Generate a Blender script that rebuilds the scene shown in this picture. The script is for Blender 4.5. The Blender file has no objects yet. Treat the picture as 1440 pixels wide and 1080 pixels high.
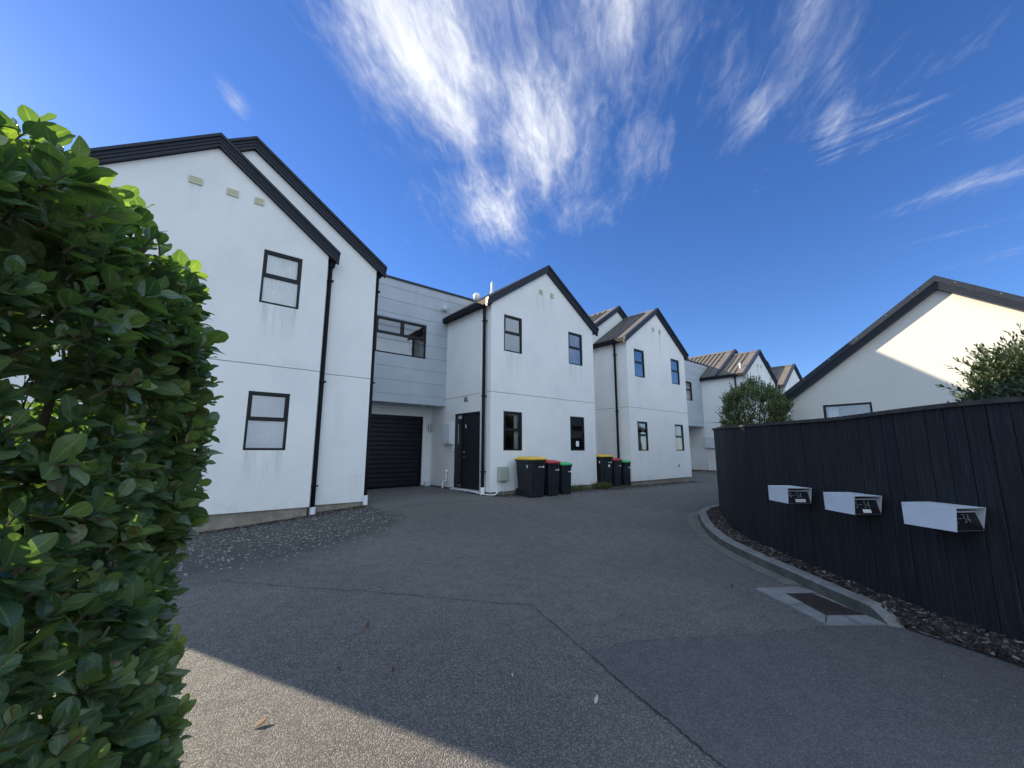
import bpy, math, random
import numpy as np
from mathutils import Vector, Matrix
R = math.radians
random.seed(7); rng = np.random.default_rng(11)
S = bpy.context.scene
COL = S.collection

# ------------------------------------------------------------------ camera
F_PX, PITCH, AZ, ROLL = 575.2, R(9.242), R(50.197), R(0.068)
fw = Vector((math.cos(AZ), math.sin(AZ), 0)); r0 = Vector((math.sin(AZ), -math.cos(AZ), 0)); up = Vector((0, 0, 1))
Fv = fw*math.cos(PITCH) + up*math.sin(PITCH); U0 = -fw*math.sin(PITCH) + up*math.cos(PITCH)
Rv = r0*math.cos(ROLL) + U0*math.sin(ROLL); Uv = U0*math.cos(ROLL) - r0*math.sin(ROLL)
cd = bpy.data.cameras.new('camera'); cam = bpy.data.objects.new('camera', cd); COL.objects.link(cam)
cam.matrix_world = Matrix(((Rv.x, Uv.x, -Fv.x, 0), (Rv.y, Uv.y, -Fv.y, 0), (Rv.z, Uv.z, -Fv.z, 0), (0, 0, 0, 1)))
cd.sensor_width = 36; cd.lens = F_PX/1440*36; cd.clip_start = .05; cd.clip_end = 3000
S.camera = cam

# ------------------------------------------------------------------ sun and sky
SUN = Vector((-.474, 1.0, .495)).normalized()
ld = bpy.data.lights.new('sun', 'SUN'); ld.energy = 5.0; ld.angle = R(.53); ld.color = (1, .85, .62)
lo = bpy.data.objects.new('sun', ld); COL.objects.link(lo); lo.rotation_euler = SUN.to_track_quat('Z', 'Y').to_euler()
lo.location = (-20, 40, 22)
W = bpy.data.worlds.new('World'); S.world = W; W.use_nodes = True

class NT:
    """tiny node-graph writer"""
    def __init__(s, t): s.t = t; t.nodes.clear()
    def n(s, kind, **kw):
        nd = s.t.nodes.new(kind)
        for k, v in kw.items():
            if k == 'i':
                for a, b in v.items():
                    if hasattr(b, 'is_output') : s.t.links.new(b, nd.inputs[a])
                    else: nd.inputs[a].default_value = b
            else: setattr(nd, k, v)
        return nd
    def m(s, op, a, b=None, c=None, clamp=False):
        nd = s.t.nodes.new('ShaderNodeMath'); nd.operation = op; nd.use_clamp = clamp
        for k, v in enumerate((a, b, c)):
            if v is None: continue
            if hasattr(v, 'is_output'): s.t.links.new(v, nd.inputs[k])
            else: nd.inputs[k].default_value = v
        return nd.outputs[0]
    def smooth(s, v, lo, hi, a=0., b=1.):
        nd = s.n('ShaderNodeMapRange', interpolation_type='SMOOTHSTEP', i={0: v, 1: lo, 2: hi, 3: a, 4: b}); return nd.outputs[0]
    def mix(s, f, a, b, blend='MIX'):
        nd = s.t.nodes.new('ShaderNodeMix'); nd.data_type = 'RGBA'; nd.blend_type = blend
        for k, v in ((0, f), (6, a), (7, b)):
            if hasattr(v, 'is_output'): s.t.links.new(v, nd.inputs[k])
            else: nd.inputs[k].default_value = v if k == 0 or len(v) == 4 else (*v, 1)
        return nd.outputs[2]
    def noise(s, vec, scale, detail=4, rough=.55, dist=0., out=0, typ='FBM'):
        nd = s.n('ShaderNodeTexNoise', i={'Scale': scale, 'Detail': detail, 'Roughness': rough, 'Distortion': dist})
        s.t.links.new(vec, nd.inputs['Vector']); return nd.outputs[out]
    def scale(s, vec, x, y, z, rot=(0, 0, 0), loc=(0, 0, 0)):
        nd = s.n('ShaderNodeMapping'); s.t.links.new(vec, nd.inputs[0])
        nd.inputs['Scale'].default_value = (x, y, z); nd.inputs['Rotation'].default_value = rot; nd.inputs['Location'].default_value = loc
        return nd.outputs[0]

def build_world():
    t = NT(W.node_tree)
    sky = t.n('ShaderNodeTexSky'); sky.sky_type = 'NISHITA'; sky.sun_disc = False
    sky.sun_elevation = math.asin(SUN.z); sky.sun_rotation = math.atan2(SUN.x, SUN.y)
    sky.air_density = 1.0; sky.dust_density = .15; sky.ozone_density = 3.0; sky.altitude = 50
    geo = t.n('ShaderNodeTexCoord').outputs['Generated']
    sep = t.n('ShaderNodeSeparateXYZ', i={0: geo})
    dz = t.m('MAXIMUM', sep.outputs[2], .03)
    px = t.m('DIVIDE', sep.outputs[0], dz); py = t.m('DIVIDE', sep.outputs[1], dz)
    pv = t.n('ShaderNodeCombineXYZ', i={0: px, 1: py, 2: 0.}).outputs[0]
    # cloud sheets: soft ellipses on a high flat layer (centre, angle, half axes, weight)
    ells = [(.45, .86, 38, .50, .24, 1.2), (.92, 1.26, 40, .44, .24, 1.08), (.80, .80, 38, .52, .25, 1.05), (1.22, 1.06, 35, .22, .18, .72), (1.20, 1.48, 40, .22, .10, .6), (.42, .58, 30, .35, .2, .9),
            (.70, .45, 30, .42, .22, .78), (1.08, .66, 30, .3, .15, .66),
            (1.15, .30, 10, .40, .22, .56), (1.50, .10, 20, .35, .18, .52), (1.22, .36, 10, .22, .09, .62), (1.12, .16, 10, .42, .10, .66), (1.50, .22, 15, .24, .07, .70), (1.62, .50, 5, .08, .05, .4),
            (1.92, -.24, 100, .30, .20, .78), (2.25, -.10, 95, .42, .11, .66), (2.7, .05, 95, .3, .08, .6), (3.2, -.25, 95, .4, .12, .65),
            (.04, 1.30, 60, .09, .05, .84), (.80, 1.75, 40, .08, .03, .6), (.2, 1.75, 30, .06, .04, .35)]
    total = None
    for cx, cy, ang, a, b, w in ells:
        c, s_ = math.cos(R(ang)), math.sin(R(ang))
        dx = t.m('SUBTRACT', px, cx); dy = t.m('SUBTRACT', py, cy)
        u = t.m('ADD', t.m('MULTIPLY', dx, c/a), t.m('MULTIPLY', dy, s_/a))
        v = t.m('ADD', t.m('MULTIPLY', dx, -s_/b), t.m('MULTIPLY', dy, c/b))
        r2 = t.m('ADD', t.m('MULTIPLY', u, u), t.m('MULTIPLY', v, v))
        e = t.m('MULTIPLY', t.m('POWER', 2.718, t.m('MULTIPLY', r2, -.9)), w)
        total = e if total is None else t.m('MAXIMUM', total, e)
    rot = t.scale(pv, 1, 1, 1, rot=(0, 0, R(-40)))
    st = t.scale(rot, 1.0, 4.0, 1)
    warp = t.noise(pv, 2.2, 3, .5, 0, out=1)
    wv = t.n('ShaderNodeVectorMath', operation='MULTIPLY_ADD', i={0: warp, 1: (.55, .75, 0), 2: st}).outputs[0]
    st2 = t.scale(pv, 3.4, 1.1, 1)
    wv2 = t.n('ShaderNodeVectorMath', operation='MULTIPLY_ADD', i={0: warp, 1: (.5, .5, 0), 2: st2}).outputs[0]
    side = t.smooth(px, 1.45, 1.9)
    wmix = t.n('ShaderNodeMix', data_type='VECTOR'); t.t.links.new(side, wmix.inputs[0]); t.t.links.new(wv, wmix.inputs[4]); t.t.links.new(wv2, wmix.inputs[5])
    wv = wmix.outputs[1]
    n1 = t.noise(wv, 1.5, 12, .62, .25)
    fine = t.noise(t.scale(rot, 3.2, 9, 1), 2.6, 9, .62, 1.2)
    nn = t.m('ADD', t.m('MULTIPLY', n1, .70), t.m('MULTIPLY', fine, .30))
    # density where mask and noise agree
    d = t.m('ADD', t.m('MULTIPLY', t.m('SUBTRACT', nn, .5), 2.3), t.m('SUBTRACT', total, .48))
    dens = t.smooth(d, -.16, 1.0)
    thin = t.m('MULTIPLY', dens, .93)
    cloudc = t.mix(t.smooth(d, .15, 1.0), (3.9, 4.3, 5.6), (7.1, 7.3, 7.7))
    skyc = t.mix(1.0, sky.outputs[0], (.80, .925, 1.28), 'MULTIPLY')
    hs = t.n('ShaderNodeHueSaturation', i={'Saturation': 1.08, 'Value': 1.0, 'Color': skyc})
    col = t.mix(thin, hs.outputs[0], cloudc)
    # unseen broken cloud, added overhead and behind the viewer to brighten the shade
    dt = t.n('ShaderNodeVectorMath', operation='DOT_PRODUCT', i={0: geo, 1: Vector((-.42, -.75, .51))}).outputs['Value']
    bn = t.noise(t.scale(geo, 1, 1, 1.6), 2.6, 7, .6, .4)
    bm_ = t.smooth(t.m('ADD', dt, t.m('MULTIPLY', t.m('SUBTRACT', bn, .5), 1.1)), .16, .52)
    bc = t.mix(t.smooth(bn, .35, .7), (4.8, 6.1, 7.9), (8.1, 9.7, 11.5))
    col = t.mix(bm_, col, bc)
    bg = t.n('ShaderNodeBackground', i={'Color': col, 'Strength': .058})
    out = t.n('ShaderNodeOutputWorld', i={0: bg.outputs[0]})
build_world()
S.view_settings.view_transform = 'Standard'; S.view_settings.look = 'None'
S.view_settings.exposure = 1.4; S.view_settings.gamma = 1; S.view_settings.use_curve_mapping = False

# ------------------------------------------------------------------ materials
def new_mat(name):
    m = bpy.data.materials.new(name); m.use_nodes = True
    return m, NT(m.node_tree)
def finish(t, bsdf): t.n('ShaderNodeOutputMaterial', i={0: bsdf})
def pos(t): return t.n('ShaderNodeNewGeometry').outputs['Position']
def bump(t, h, strength=.3, dist=.01, normal=None):
    i = {'Height': h, 'Strength': strength, 'Distance': dist}
    nd = t.n('ShaderNodeBump', i=i)
    if normal is not None: t.t.links.new(normal, nd.inputs['Normal'])
    return nd.outputs[0]
def princ(t, col, rough=.6, normal=None, spec=.5, metal=0., **kw):
    i = {'Base Color': col if hasattr(col, 'is_output') else (*col, 1), 'Roughness': rough, 'Specular IOR Level': spec, 'Metallic': metal}
    i.update(kw)
    nd = t.n('ShaderNodeBsdfPrincipled', i=i)
    if normal is not None: t.t.links.new(normal, nd.inputs['Normal'])
    return nd.outputs[0]
def simple(name, col, rough=.5, spec=.5, metal=0., var=.12, nscale=30, bstr=0., bscale=200):
    m, t = new_mat(name); p = pos(t)
    n = t.noise(p, nscale, 4, .6)
    c = t.mix(t.smooth(n, .3, .7), tuple(x*(1-var) for x in col), tuple(x*(1+var) for x in col))
    nm = bump(t, t.noise(p, bscale, 3, .6), bstr, .004) if bstr else None
    rr = t.smooth(n, .2, .8, rough*.85, min(1, rough*1.15))
    finish(t, princ(t, c, rr, nm, spec, metal)); return m

def mat_stucco(name, base, joint=True, stains=()):
    m, t = new_mat(name); p = pos(t); sp = t.n('ShaderNodeSeparateXYZ', i={0: p})
    big = t.noise(p, .9, 5, .6); mid = t.noise(p, 9, 4, .6)
    c = t.mix(t.smooth(big, .3, .75), base, tuple(x*y for x, y in zip(base, (.92, .93, .94))))
    c = t.mix(t.m('MULTIPLY', t.smooth(mid, .45, .8), .18), c, tuple(x*.8 for x in base))
    # rain streaks that run down the wall
    sv = t.scale(p, 7, 7, .35); sn = t.noise(sv, 1.6, 5, .65); sn2 = t.noise(t.scale(p, 30, 30, .8), 1.0, 3, .6)
    allow = t.m('MULTIPLY', t.smooth(big, .5, .62), .10)
    for (x0, x1, zt, zb, k) in stains:
        e = t.m('MULTIPLY', t.smooth(sp.outputs[0], x0-.05, x0+.06), t.smooth(sp.outputs[0], x1-.06, x1+.05, 1., 0.))
        v = t.m('MULTIPLY', t.smooth(sp.outputs[2], zb, zt), t.smooth(sp.outputs[2], zt-.01, zt+.03, 1., 0.))
        allow = t.m('MAXIMUM', allow, t.m('MULTIPLY', t.m('MULTIPLY', e, v), k))
    # splash dirt near the foot of the wall
    foot = t.m('MULTIPLY', t.smooth(sp.outputs[2], -1.07, -.75, .35, 0.), t.smooth(mid, .4, .7))
    st = t.m('MULTIPLY', allow, t.m('ADD', t.smooth(sn, .42, .68), t.m('MULTIPLY', t.smooth(sn2, .45, .8), .5)), clamp=True)
    st = t.m('MAXIMUM', st, foot)
    c = t.mix(t.m('MULTIPLY', st, .42), c, (.30, .31, .29))
    gr = t.noise(p, 95, 4, .7); gr2 = t.noise(t.scale(p, 1, 1, .45), 260, 2, .6)
    h = t.m('ADD', gr, t.m('MULTIPLY', gr2, .6))
    c = t.mix(t.m('MULTIPLY', t.smooth(gr, .5, .3), .16), c, tuple(x*.72 for x in base))
    nm = bump(t, h, .55, .006)
    if joint:
        wob = t.m('MULTIPLY', t.m('SUBTRACT', t.noise(p, 3., 2, .5), .5), .02)
        dzj = t.m('ABSOLUTE', t.m('SUBTRACT', t.m('ADD', sp.outputs[2], wob), 1.57))
        jm = t.smooth(dzj, .004, .010, .72, 0.)
        c = t.mix(jm, c, (.10, .10, .10))
        nm = bump(t, t.smooth(dzj, .0, .012, 0., 1.), .8, .01, nm)
    finish(t, princ(t, c, .9, nm, .2)); return m

WHITE = (.80, .80, .79)
wins = lambda a, b: [(a, a+.68, 2.76, 1.7, .8), (b, b+.68, 2.76, 1.7, .7), (a, a+.68, -.01, -.8, .45), (b, b+.68, -.01, -.8, .3)]
M = {}
M['stuccoA'] = mat_stucco('white_stucco_near', WHITE, stains=[(1.05, 1.73, 2.76, 1.9, 1.), (1.03, 1.72, -.01, -.85, .75), (-.18, -.02, 4.7, 4.0, .6), (3.0, 3.25, -.5, -1.07, .8), (2.6, 2.8, 1.2, -.3, .35), (.38, .52, 4.7, 4.3, .4)])
M['stuccoB'] = mat_stucco('white_stucco_middle', WHITE, stains=wins(6.97, 9.65)+[(8.2, 8.6, 4.8, 3.9, .8), (8.85, 9.0, 4.8, 4.2, .8)])
M['stuccoC'] = mat_stucco('white_stucco_streaked', WHITE, stains=wins(13.17, 15.83)+[(14.45, 14.7, 4.75, 2.9, 1.), (14.95, 15.15, 4.75, 3.2, 1.)])
M['stuccoD'] = mat_stucco('white_stucco_far', WHITE, stains=wins(24.0, 26.65)+[(25.3, 25.55, 4.75, 2.9, 1.3), (25.8, 26., 4.75, 3.2, 1.)])
M['render'] = mat_stucco('cream_render', (.64, .63, .585), joint=False)
M['roof'] = simple('metal_roofing', (.118, .108, .100), .5, .25, .0, .12, 3)
M['fascia'] = simple('metal_fascia', (.021, .027, .041), .45, .25, .0, .15, 12)
M['gutter'] = simple('black_gutter', (.009, .010, .013), .72, .2)
M['frame'] = simple('black_aluminium', (.009, .010, .013), .42, .3)
M['garage'] = simple('black_sheet_steel', (.006, .007, .010), .45, .3, 0, .2, 2)
M['door'] = simple('charcoal_door_paint', (.014, .017, .022), .5, .3)
M['white'] = simple('white_plastic', (.78, .80, .82), .4, .5, 0, .04)
M['whitemetal'] = simple('white_powder_coat', (.56, .60, .65), .5, .4, 0, .05, 6, .1)
M['cream'] = simple('cream_vent_plastic', (.60, .58, .42), .5, .4, 0, .08)
M['slot'] = simple('vent_slot', (.16, .15, .10), .8, .2)
M['greygreen'] = simple('grey_green_plastic', (.36, .39, .33), .5, .4, 0, .06)
M['boxgrey'] = simple('painted_meter_door', (.66, .69, .73), .5, .4, 0, .04)
M['steel'] = simple('dull_steel', (.40, .41, .42), .32, .5, .8, .1)
M['bin'] = simple('black_bin_plastic', (.013, .016, .022), .5, .35, 0, .25, 9, .15, 90)
M['lidyellow'] = simple('yellow_lid_plastic', (.68, .42, .03), .42, .45, 0, .08)
M['lidred'] = simple('red_lid_plastic', (.46, .035, .035), .42, .45, 0, .12)
M['lidgreen'] = simple('green_lid_plastic', (.06, .42, .13), .42, .45, 0, .1)
M['rubber'] = simple('black_rubber', (.012, .012, .012), .8, .3)
M['sticker'] = simple('white_sticker', (.75, .77, .80), .5, .4, 0, .05)
M['blackplate'] = simple('black_door_plate', (.008, .009, .012), .4, .5)
M['digit'] = simple('silver_lettering', (.33, .37, .43), .35, .5, .3)
M['text'] = simple('grey_print', (.25, .28, .33), .6, .3)
M['curtain'] = simple('net_curtain', (.88, .88, .86), .9, .1, 0, .12, 3)
M['blind'] = simple('blind_slats', (.86, .88, .90), .6, .3)
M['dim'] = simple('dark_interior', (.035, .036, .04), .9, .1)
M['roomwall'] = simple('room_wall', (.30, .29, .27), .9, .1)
M['rust'] = simple('rusty_iron', (.055, .041, .038), .75, .3, .1, .45, 40, .5, 150)
M['pit_shade_sheet'] = simple('painted_pit_shade', (.01, .01, .01), .9, .1)
M['twig'] = simple('brown_twig', (.10, .075, .05), .8, .2, 0, .3, 40)
M['dryleaf'] = simple('dry_leaf', (.085, .040, .022), .7, .3, 0, .4, 60)
M['paleleaf'] = simple('pale_leaf', (.42, .40, .30), .7, .3, 0, .2, 60)

def mat_cladding():
    m, t = new_mat('grey_painted_cladding'); p = pos(t); sp = t.n('ShaderNodeSeparateXYZ', i={0: p})
    big = t.noise(p, 1.6, 4, .6); sn = t.noise(t.scale(p, 4, 4, .35), 1.4, 5, .65)
    c = t.mix(t.smooth(big, .3, .7), (.38, .43, .48), (.43, .48, .53))
    c = t.mix(t.m('MULTIPLY', t.smooth(sn, .56, .75), .16), c, (.16, .17, .17))
    finish(t, princ(t, c, .55, bump(t, t.noise(p, 160, 3, .6), .12, .003), .4)); return m
M['clad'] = mat_cladding()

def mat_glass():
    m, t = new_mat('window_glass')
    fr = t.n('ShaderNodeFresnel', i={'IOR': 1.9}).outputs[0]
    fac = t.m('ADD', t.m('MULTIPLY', fr, .85), .13, clamp=True)
    p = pos(t); nm = bump(t, t.noise(p, 1.3, 2, .5), .05, .05)
    gl = t.n('ShaderNodeBsdfGlossy', i={'Color': (.92, .95, 1, 1), 'Roughness': .015}); t.t.links.new(nm, gl.inputs['Normal'])
    tr = t.n('ShaderNodeBsdfTransparent', i={'Color': (.93, .95, .95, 1)})
    mx = t.n('ShaderNodeMixShader', i={0: fac, 1: tr.outputs[0], 2: gl.outputs[0]})
    finish(t, mx.outputs[0]); return m
M['glass'] = mat_glass()

def mat_asphalt(name, dark, light, lichen=0., agg=.5, old=False):
    m, t = new_mat(name); p = pos(t); sp = t.n('ShaderNodeSeparateXYZ', i={0: p})
    flat = t.scale(p, 1, 1, 0)
    big = t.noise(flat, .55, 5, .6, .4); mid = t.noise(flat, 6, 5, .65)
    c = t.mix(t.smooth(big, .35, .68), dark, light)
    blot = t.noise(flat, 2.3, 5, .7, .8)
    c = t.mix(t.m('MULTIPLY', t.smooth(blot, .58, .74), .35), c, tuple(x*.62 for x in dark))
    c = t.mix(t.m('MULTIPLY', t.smooth(t.noise(t.scale(flat, 1.2, .35, 1, rot=(0, 0, .6)), 2.0, 4, .6), .56, .75), .30), c, tuple(x*1.35 for x in light))
    if old:      # older, darker seal in front of the first house
        wob = t.m('MULTIPLY', t.m('SUBTRACT', t.noise(flat, 1.1, 3, .5), .5), .5)
        ex = t.m('DIVIDE', t.m('SUBTRACT', sp.outputs[0], .6), 3.1); ey = t.m('DIVIDE', t.m('SUBTRACT', sp.outputs[1], 8.0), 2.5)
        ex = t.m('MAXIMUM', ex, 0.)
        rr = t.m('ADD', t.m('SQRT', t.m('ADD', t.m('MULTIPLY', ex, ex), t.m('MULTIPLY', ey, ey))), t.m('MULTIPLY', wob, .25))
        soft = t.smooth(sp.outputs[1], 5.6, 7.4, .55, .10)
        oldm = t.m('SUBTRACT', 1., t.m('DIVIDE', t.m('SUBTRACT', rr, t.m('SUBTRACT', 1., soft)), soft), clamp=True)
    c = t.mix(t.m('MULTIPLY', t.smooth(mid, .35, .7), .35), c, tuple(x*.72 for x in dark))
    vo = t.n('ShaderNodeTexVoronoi', i={'Scale': 150., 'Randomness': 1.}); t.t.links.new(flat, vo.inputs['Vector'])
    sc = t.n('ShaderNodeSeparateColor', i={0: vo.outputs['Color']}).outputs[0]
    c = t.mix(t.m('MULTIPLY', t.smooth(sc, .55, 1.), agg), c, tuple(x*2.6 for x in light))
    c = t.mix(t.m('MULTIPLY', t.smooth(sc, .35, .0), agg*.8), c, tuple(x*.55 for x in dark))
    # pale grit
    v2 = t.n('ShaderNodeTexVoronoi', i={'Scale': 34., 'Randomness': 1.}); t.t.links.new(flat, v2.inputs['Vector'])
    s2 = t.n('ShaderNodeSeparateColor', i={0: v2.outputs['Color']})
    grit = t.m('MULTIPLY', t.m('GREATER_THAN', s2.outputs[0], t.m('SUBTRACT', .985, t.m('MULTIPLY', t.smooth(t.noise(flat, 1.3, 4, .6), .45, .75), .10))), t.smooth(v2.outputs['Distance'], .10, .22, 1., 0.))
    c = t.mix(t.m('MULTIPLY', grit, .55), c, (.34, .33, .30))
    if old: c = t.mix(t.m('MULTIPLY', oldm, 1.), c, (.50, .52, .56), 'MULTIPLY')
    if lichen:
        wv = t.n('ShaderNodeVectorMath', operation='MULTIPLY_ADD', i={0: t.noise(flat, 30, 2, .5, 0, 1), 1: (.035, .035, 0), 2: flat}).outputs[0]
        v3 = t.n('ShaderNodeTexVoronoi', i={'Scale': 21., 'Randomness': 1.}); t.t.links.new(wv, v3.inputs['Vector'])
        s3 = t.n('ShaderNodeSeparateColor', i={0: v3.outputs['Color']})
        near = t.m('ADD', t.smooth(sp.outputs[1], 5.4, 8.0, .14, .86), t.m('MULTIPLY', t.m('SUBTRACT', t.noise(flat, 1.2, 3, .5), .5), .5))
        near = t.m('MULTIPLY', near, oldm) if old else near
        on = t.m('LESS_THAN', s3.outputs[0], near)
        size = t.m('ADD', .08, t.m('MULTIPLY', s3.outputs[1], .36))
        blob = t.m('MULTIPLY', on, t.smooth(t.m('SUBTRACT', v3.outputs['Distance'], size), -.06, .05, 1., 0.))
        c = t.mix(t.m('MULTIPLY', blob, lichen), c, (.36, .38, .32))
    h = t.m('ADD', t.m('MULTIPLY', vo.outputs['Distance'], -1.), t.m('MULTIPLY', t.noise(flat, 60, 3, .6), .8))
    nm = bump(t, h, 1., .008); nm = bump(t, t.noise(flat, 1.2, 3, .5), .25, .05, nm)
    finish(t, princ(t, c, t.smooth(mid, .3, .7, .72, .9), nm, .35)); return m
M['asphalt'] = mat_asphalt('worn_asphalt', (.093, .091, .090), (.124, .121, .115), .92, .60, True)
M['asphalt_dark'] = mat_asphalt('old_dark_asphalt', (.070, .071, .076), (.092, .093, .096), .8, .35)
M['asphalt_mid'] = mat_asphalt('smooth_asphalt', (.090, .088, .091), (.112, .110, .112), 0., .36)
M['apron'] = mat_asphalt('grey_apron_asphalt', (.125, .126, .126), (.150, .150, .147), 0., .12)

def mat_concrete(name, a, b, warm=.0):
    m, t = new_mat(name); p = pos(t)
    n = t.noise(p, 5, 6, .65); n2 = t.noise(p, 45, 4, .6); n3 = t.noise(p, 220, 2, .5)
    c = t.mix(t.smooth(n, .3, .7), a, b); c = t.mix(t.m('MULTIPLY', t.smooth(n2, .5, .72), .5), c, tuple(x*.5 for x in a))
    c = t.mix(t.m('MULTIPLY', t.smooth(n3, .55, .8), .4), c, tuple(min(1, x*1.5) for x in b))
    finish(t, princ(t, c, .88, bump(t, t.m('ADD', n2, n3), .5, .006), .25)); return m
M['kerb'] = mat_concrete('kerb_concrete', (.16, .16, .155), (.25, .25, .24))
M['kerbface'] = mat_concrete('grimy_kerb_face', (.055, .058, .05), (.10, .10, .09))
M['sump'] = mat_concrete('sump_concrete', (.16, .165, .17), (.25, .255, .26))
M['gutterc'] = mat_concrete('gutter_concrete', (.10, .11, .10), (.17, .175, .16))
M['plinth'] = mat_concrete('plinth_concrete', (.20, .17, .14), (.31, .28, .23))
M['soil'] = mat_concrete('soil', (.035, .030, .026), (.07, .058, .045))
M['crack'] = simple('crack_tar', (.026, .026, .027), .8, .2, 0, .4, 50)

def mat_fence():
    m, t = new_mat('black_stained_timber'); p = pos(t)
    ri = t.n('ShaderNodeNewGeometry').outputs['Random Per Island']
    grain = t.noise(t.scale(p, 60, 60, 2.2), 1.0, 5, .65, .5); wear = t.noise(t.scale(p, 9, 9, 1.2), 1.5, 6, .7)
    cr = t.n('ShaderNodeValToRGB', i={0: ri}); e = cr.color_ramp.elements
    e[0].color = (.0075, .0100, .0155, 1); e[1].color = (.0140, .0130, .0165, 1)
    x = cr.color_ramp.elements.new(.5); x.color = (.0085, .0135, .0165, 1)
    c = t.mix(t.smooth(grain, .42, .75), cr.outputs[0], (.027, .030, .036))
    fl = t.noise(t.scale(p, 18, 18, 7), 1.0, 4, .6)
    c = t.mix(t.m('MULTIPLY', t.smooth(fl, .745, .79), .8), c, (.13, .14, .15))
    c = t.mix(t.m('MULTIPLY', t.smooth(wear, .60, .78), .5), c, (.05, .055, .06))
    finish(t, princ(t, c, .72, bump(t, grain, .5, .004), .25)); return m
M['fence'] = mat_fence()
M['fencecap'] = simple('weathered_black_cap', (.045, .043, .042), .75, .3, 0, .35, 20, .4, 80)

def mat_leaf(name, dark, mid, young, transl=.35, rough=.38):
    m, t = new_mat(name); p = pos(t)
    ri = t.n('ShaderNodeNewGeometry').outputs['Random Per Island']
    tone = t.n('ShaderNodeAttribute', attribute_name='tone').outputs['Fac']
    c = t.mix(ri, dark, mid); c = t.mix(tone, c, young)
    c = t.mix(t.m('MULTIPLY', t.smooth(t.noise(p, 90, 3, .6), .4, .75), .25), c, tuple(x*.6 for x in mid))
    rb = t.n('ShaderNodeAttribute', attribute_name='rib').outputs['Fac']
    c = t.mix(t.smooth(rb, .02, .14, .30, 0.), c, tuple(min(1, x*1.7) for x in young))
    spot = t.m('MULTIPLY', t.m('GREATER_THAN', ri, .965), t.smooth(t.noise(p, 55, 3, .6), .45, .6))
    c = t.mix(spot, c, (.16, .10, .05))
    b = princ(t, c, rough, bump(t, t.noise(p, 70, 2, .5), .15, .004), .45)
    tc = t.mix(1., c, (1.45, 1.80, .60), 'MULTIPLY')
    tr = t.n('ShaderNodeBsdfTranslucent'); t.t.links.new(tc, tr.inputs[0])
    mx = t.n('ShaderNodeMixShader', i={0: transl, 1: b, 2: tr.outputs[0]})
    finish(t, mx.outputs[0]); return m
M['leaf'] = mat_leaf('broad_leaf', (.060, .118, .070), (.130, .188, .085), (.22, .28, .08), .34, .27)
M['leaf_small'] = mat_leaf('small_leaf', (.042, .078, .036), (.110, .150, .068), (.19, .23, .10), .25, .45)
M['leaf_dark'] = mat_leaf('narrow_leaf', (.020, .040, .026), (.050, .080, .045), (.085, .12, .06), .15, .55)
M['grass'] = mat_leaf('grass_blade', (.030, .050, .018), (.070, .095, .030), (.14, .16, .06), .3, .6)
def mat_chip():
    m, t = new_mat('bark_and_stone'); ri = t.n('ShaderNodeNewGeometry').outputs['Random Per Island']
    cr = t.n('ShaderNodeValToRGB', i={0: ri}); e = cr.color_ramp.elements
    e[0].color = (.018, .016, .015, 1); e[1].color = (.26, .25, .25, 1)
    for q, c in ((.35, (.026, .021, .020, 1)), (.62, (.050, .038, .032, 1)), (.80, (.070, .060, .056, 1)), (.93, (.14, .13, .12, 1))):
        x = cr.color_ramp.elements.new(q); x.color = c
    finish(t, princ(t, cr.outputs[0], .8, None, .3)); return m
M['chip'] = mat_chip()

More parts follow.
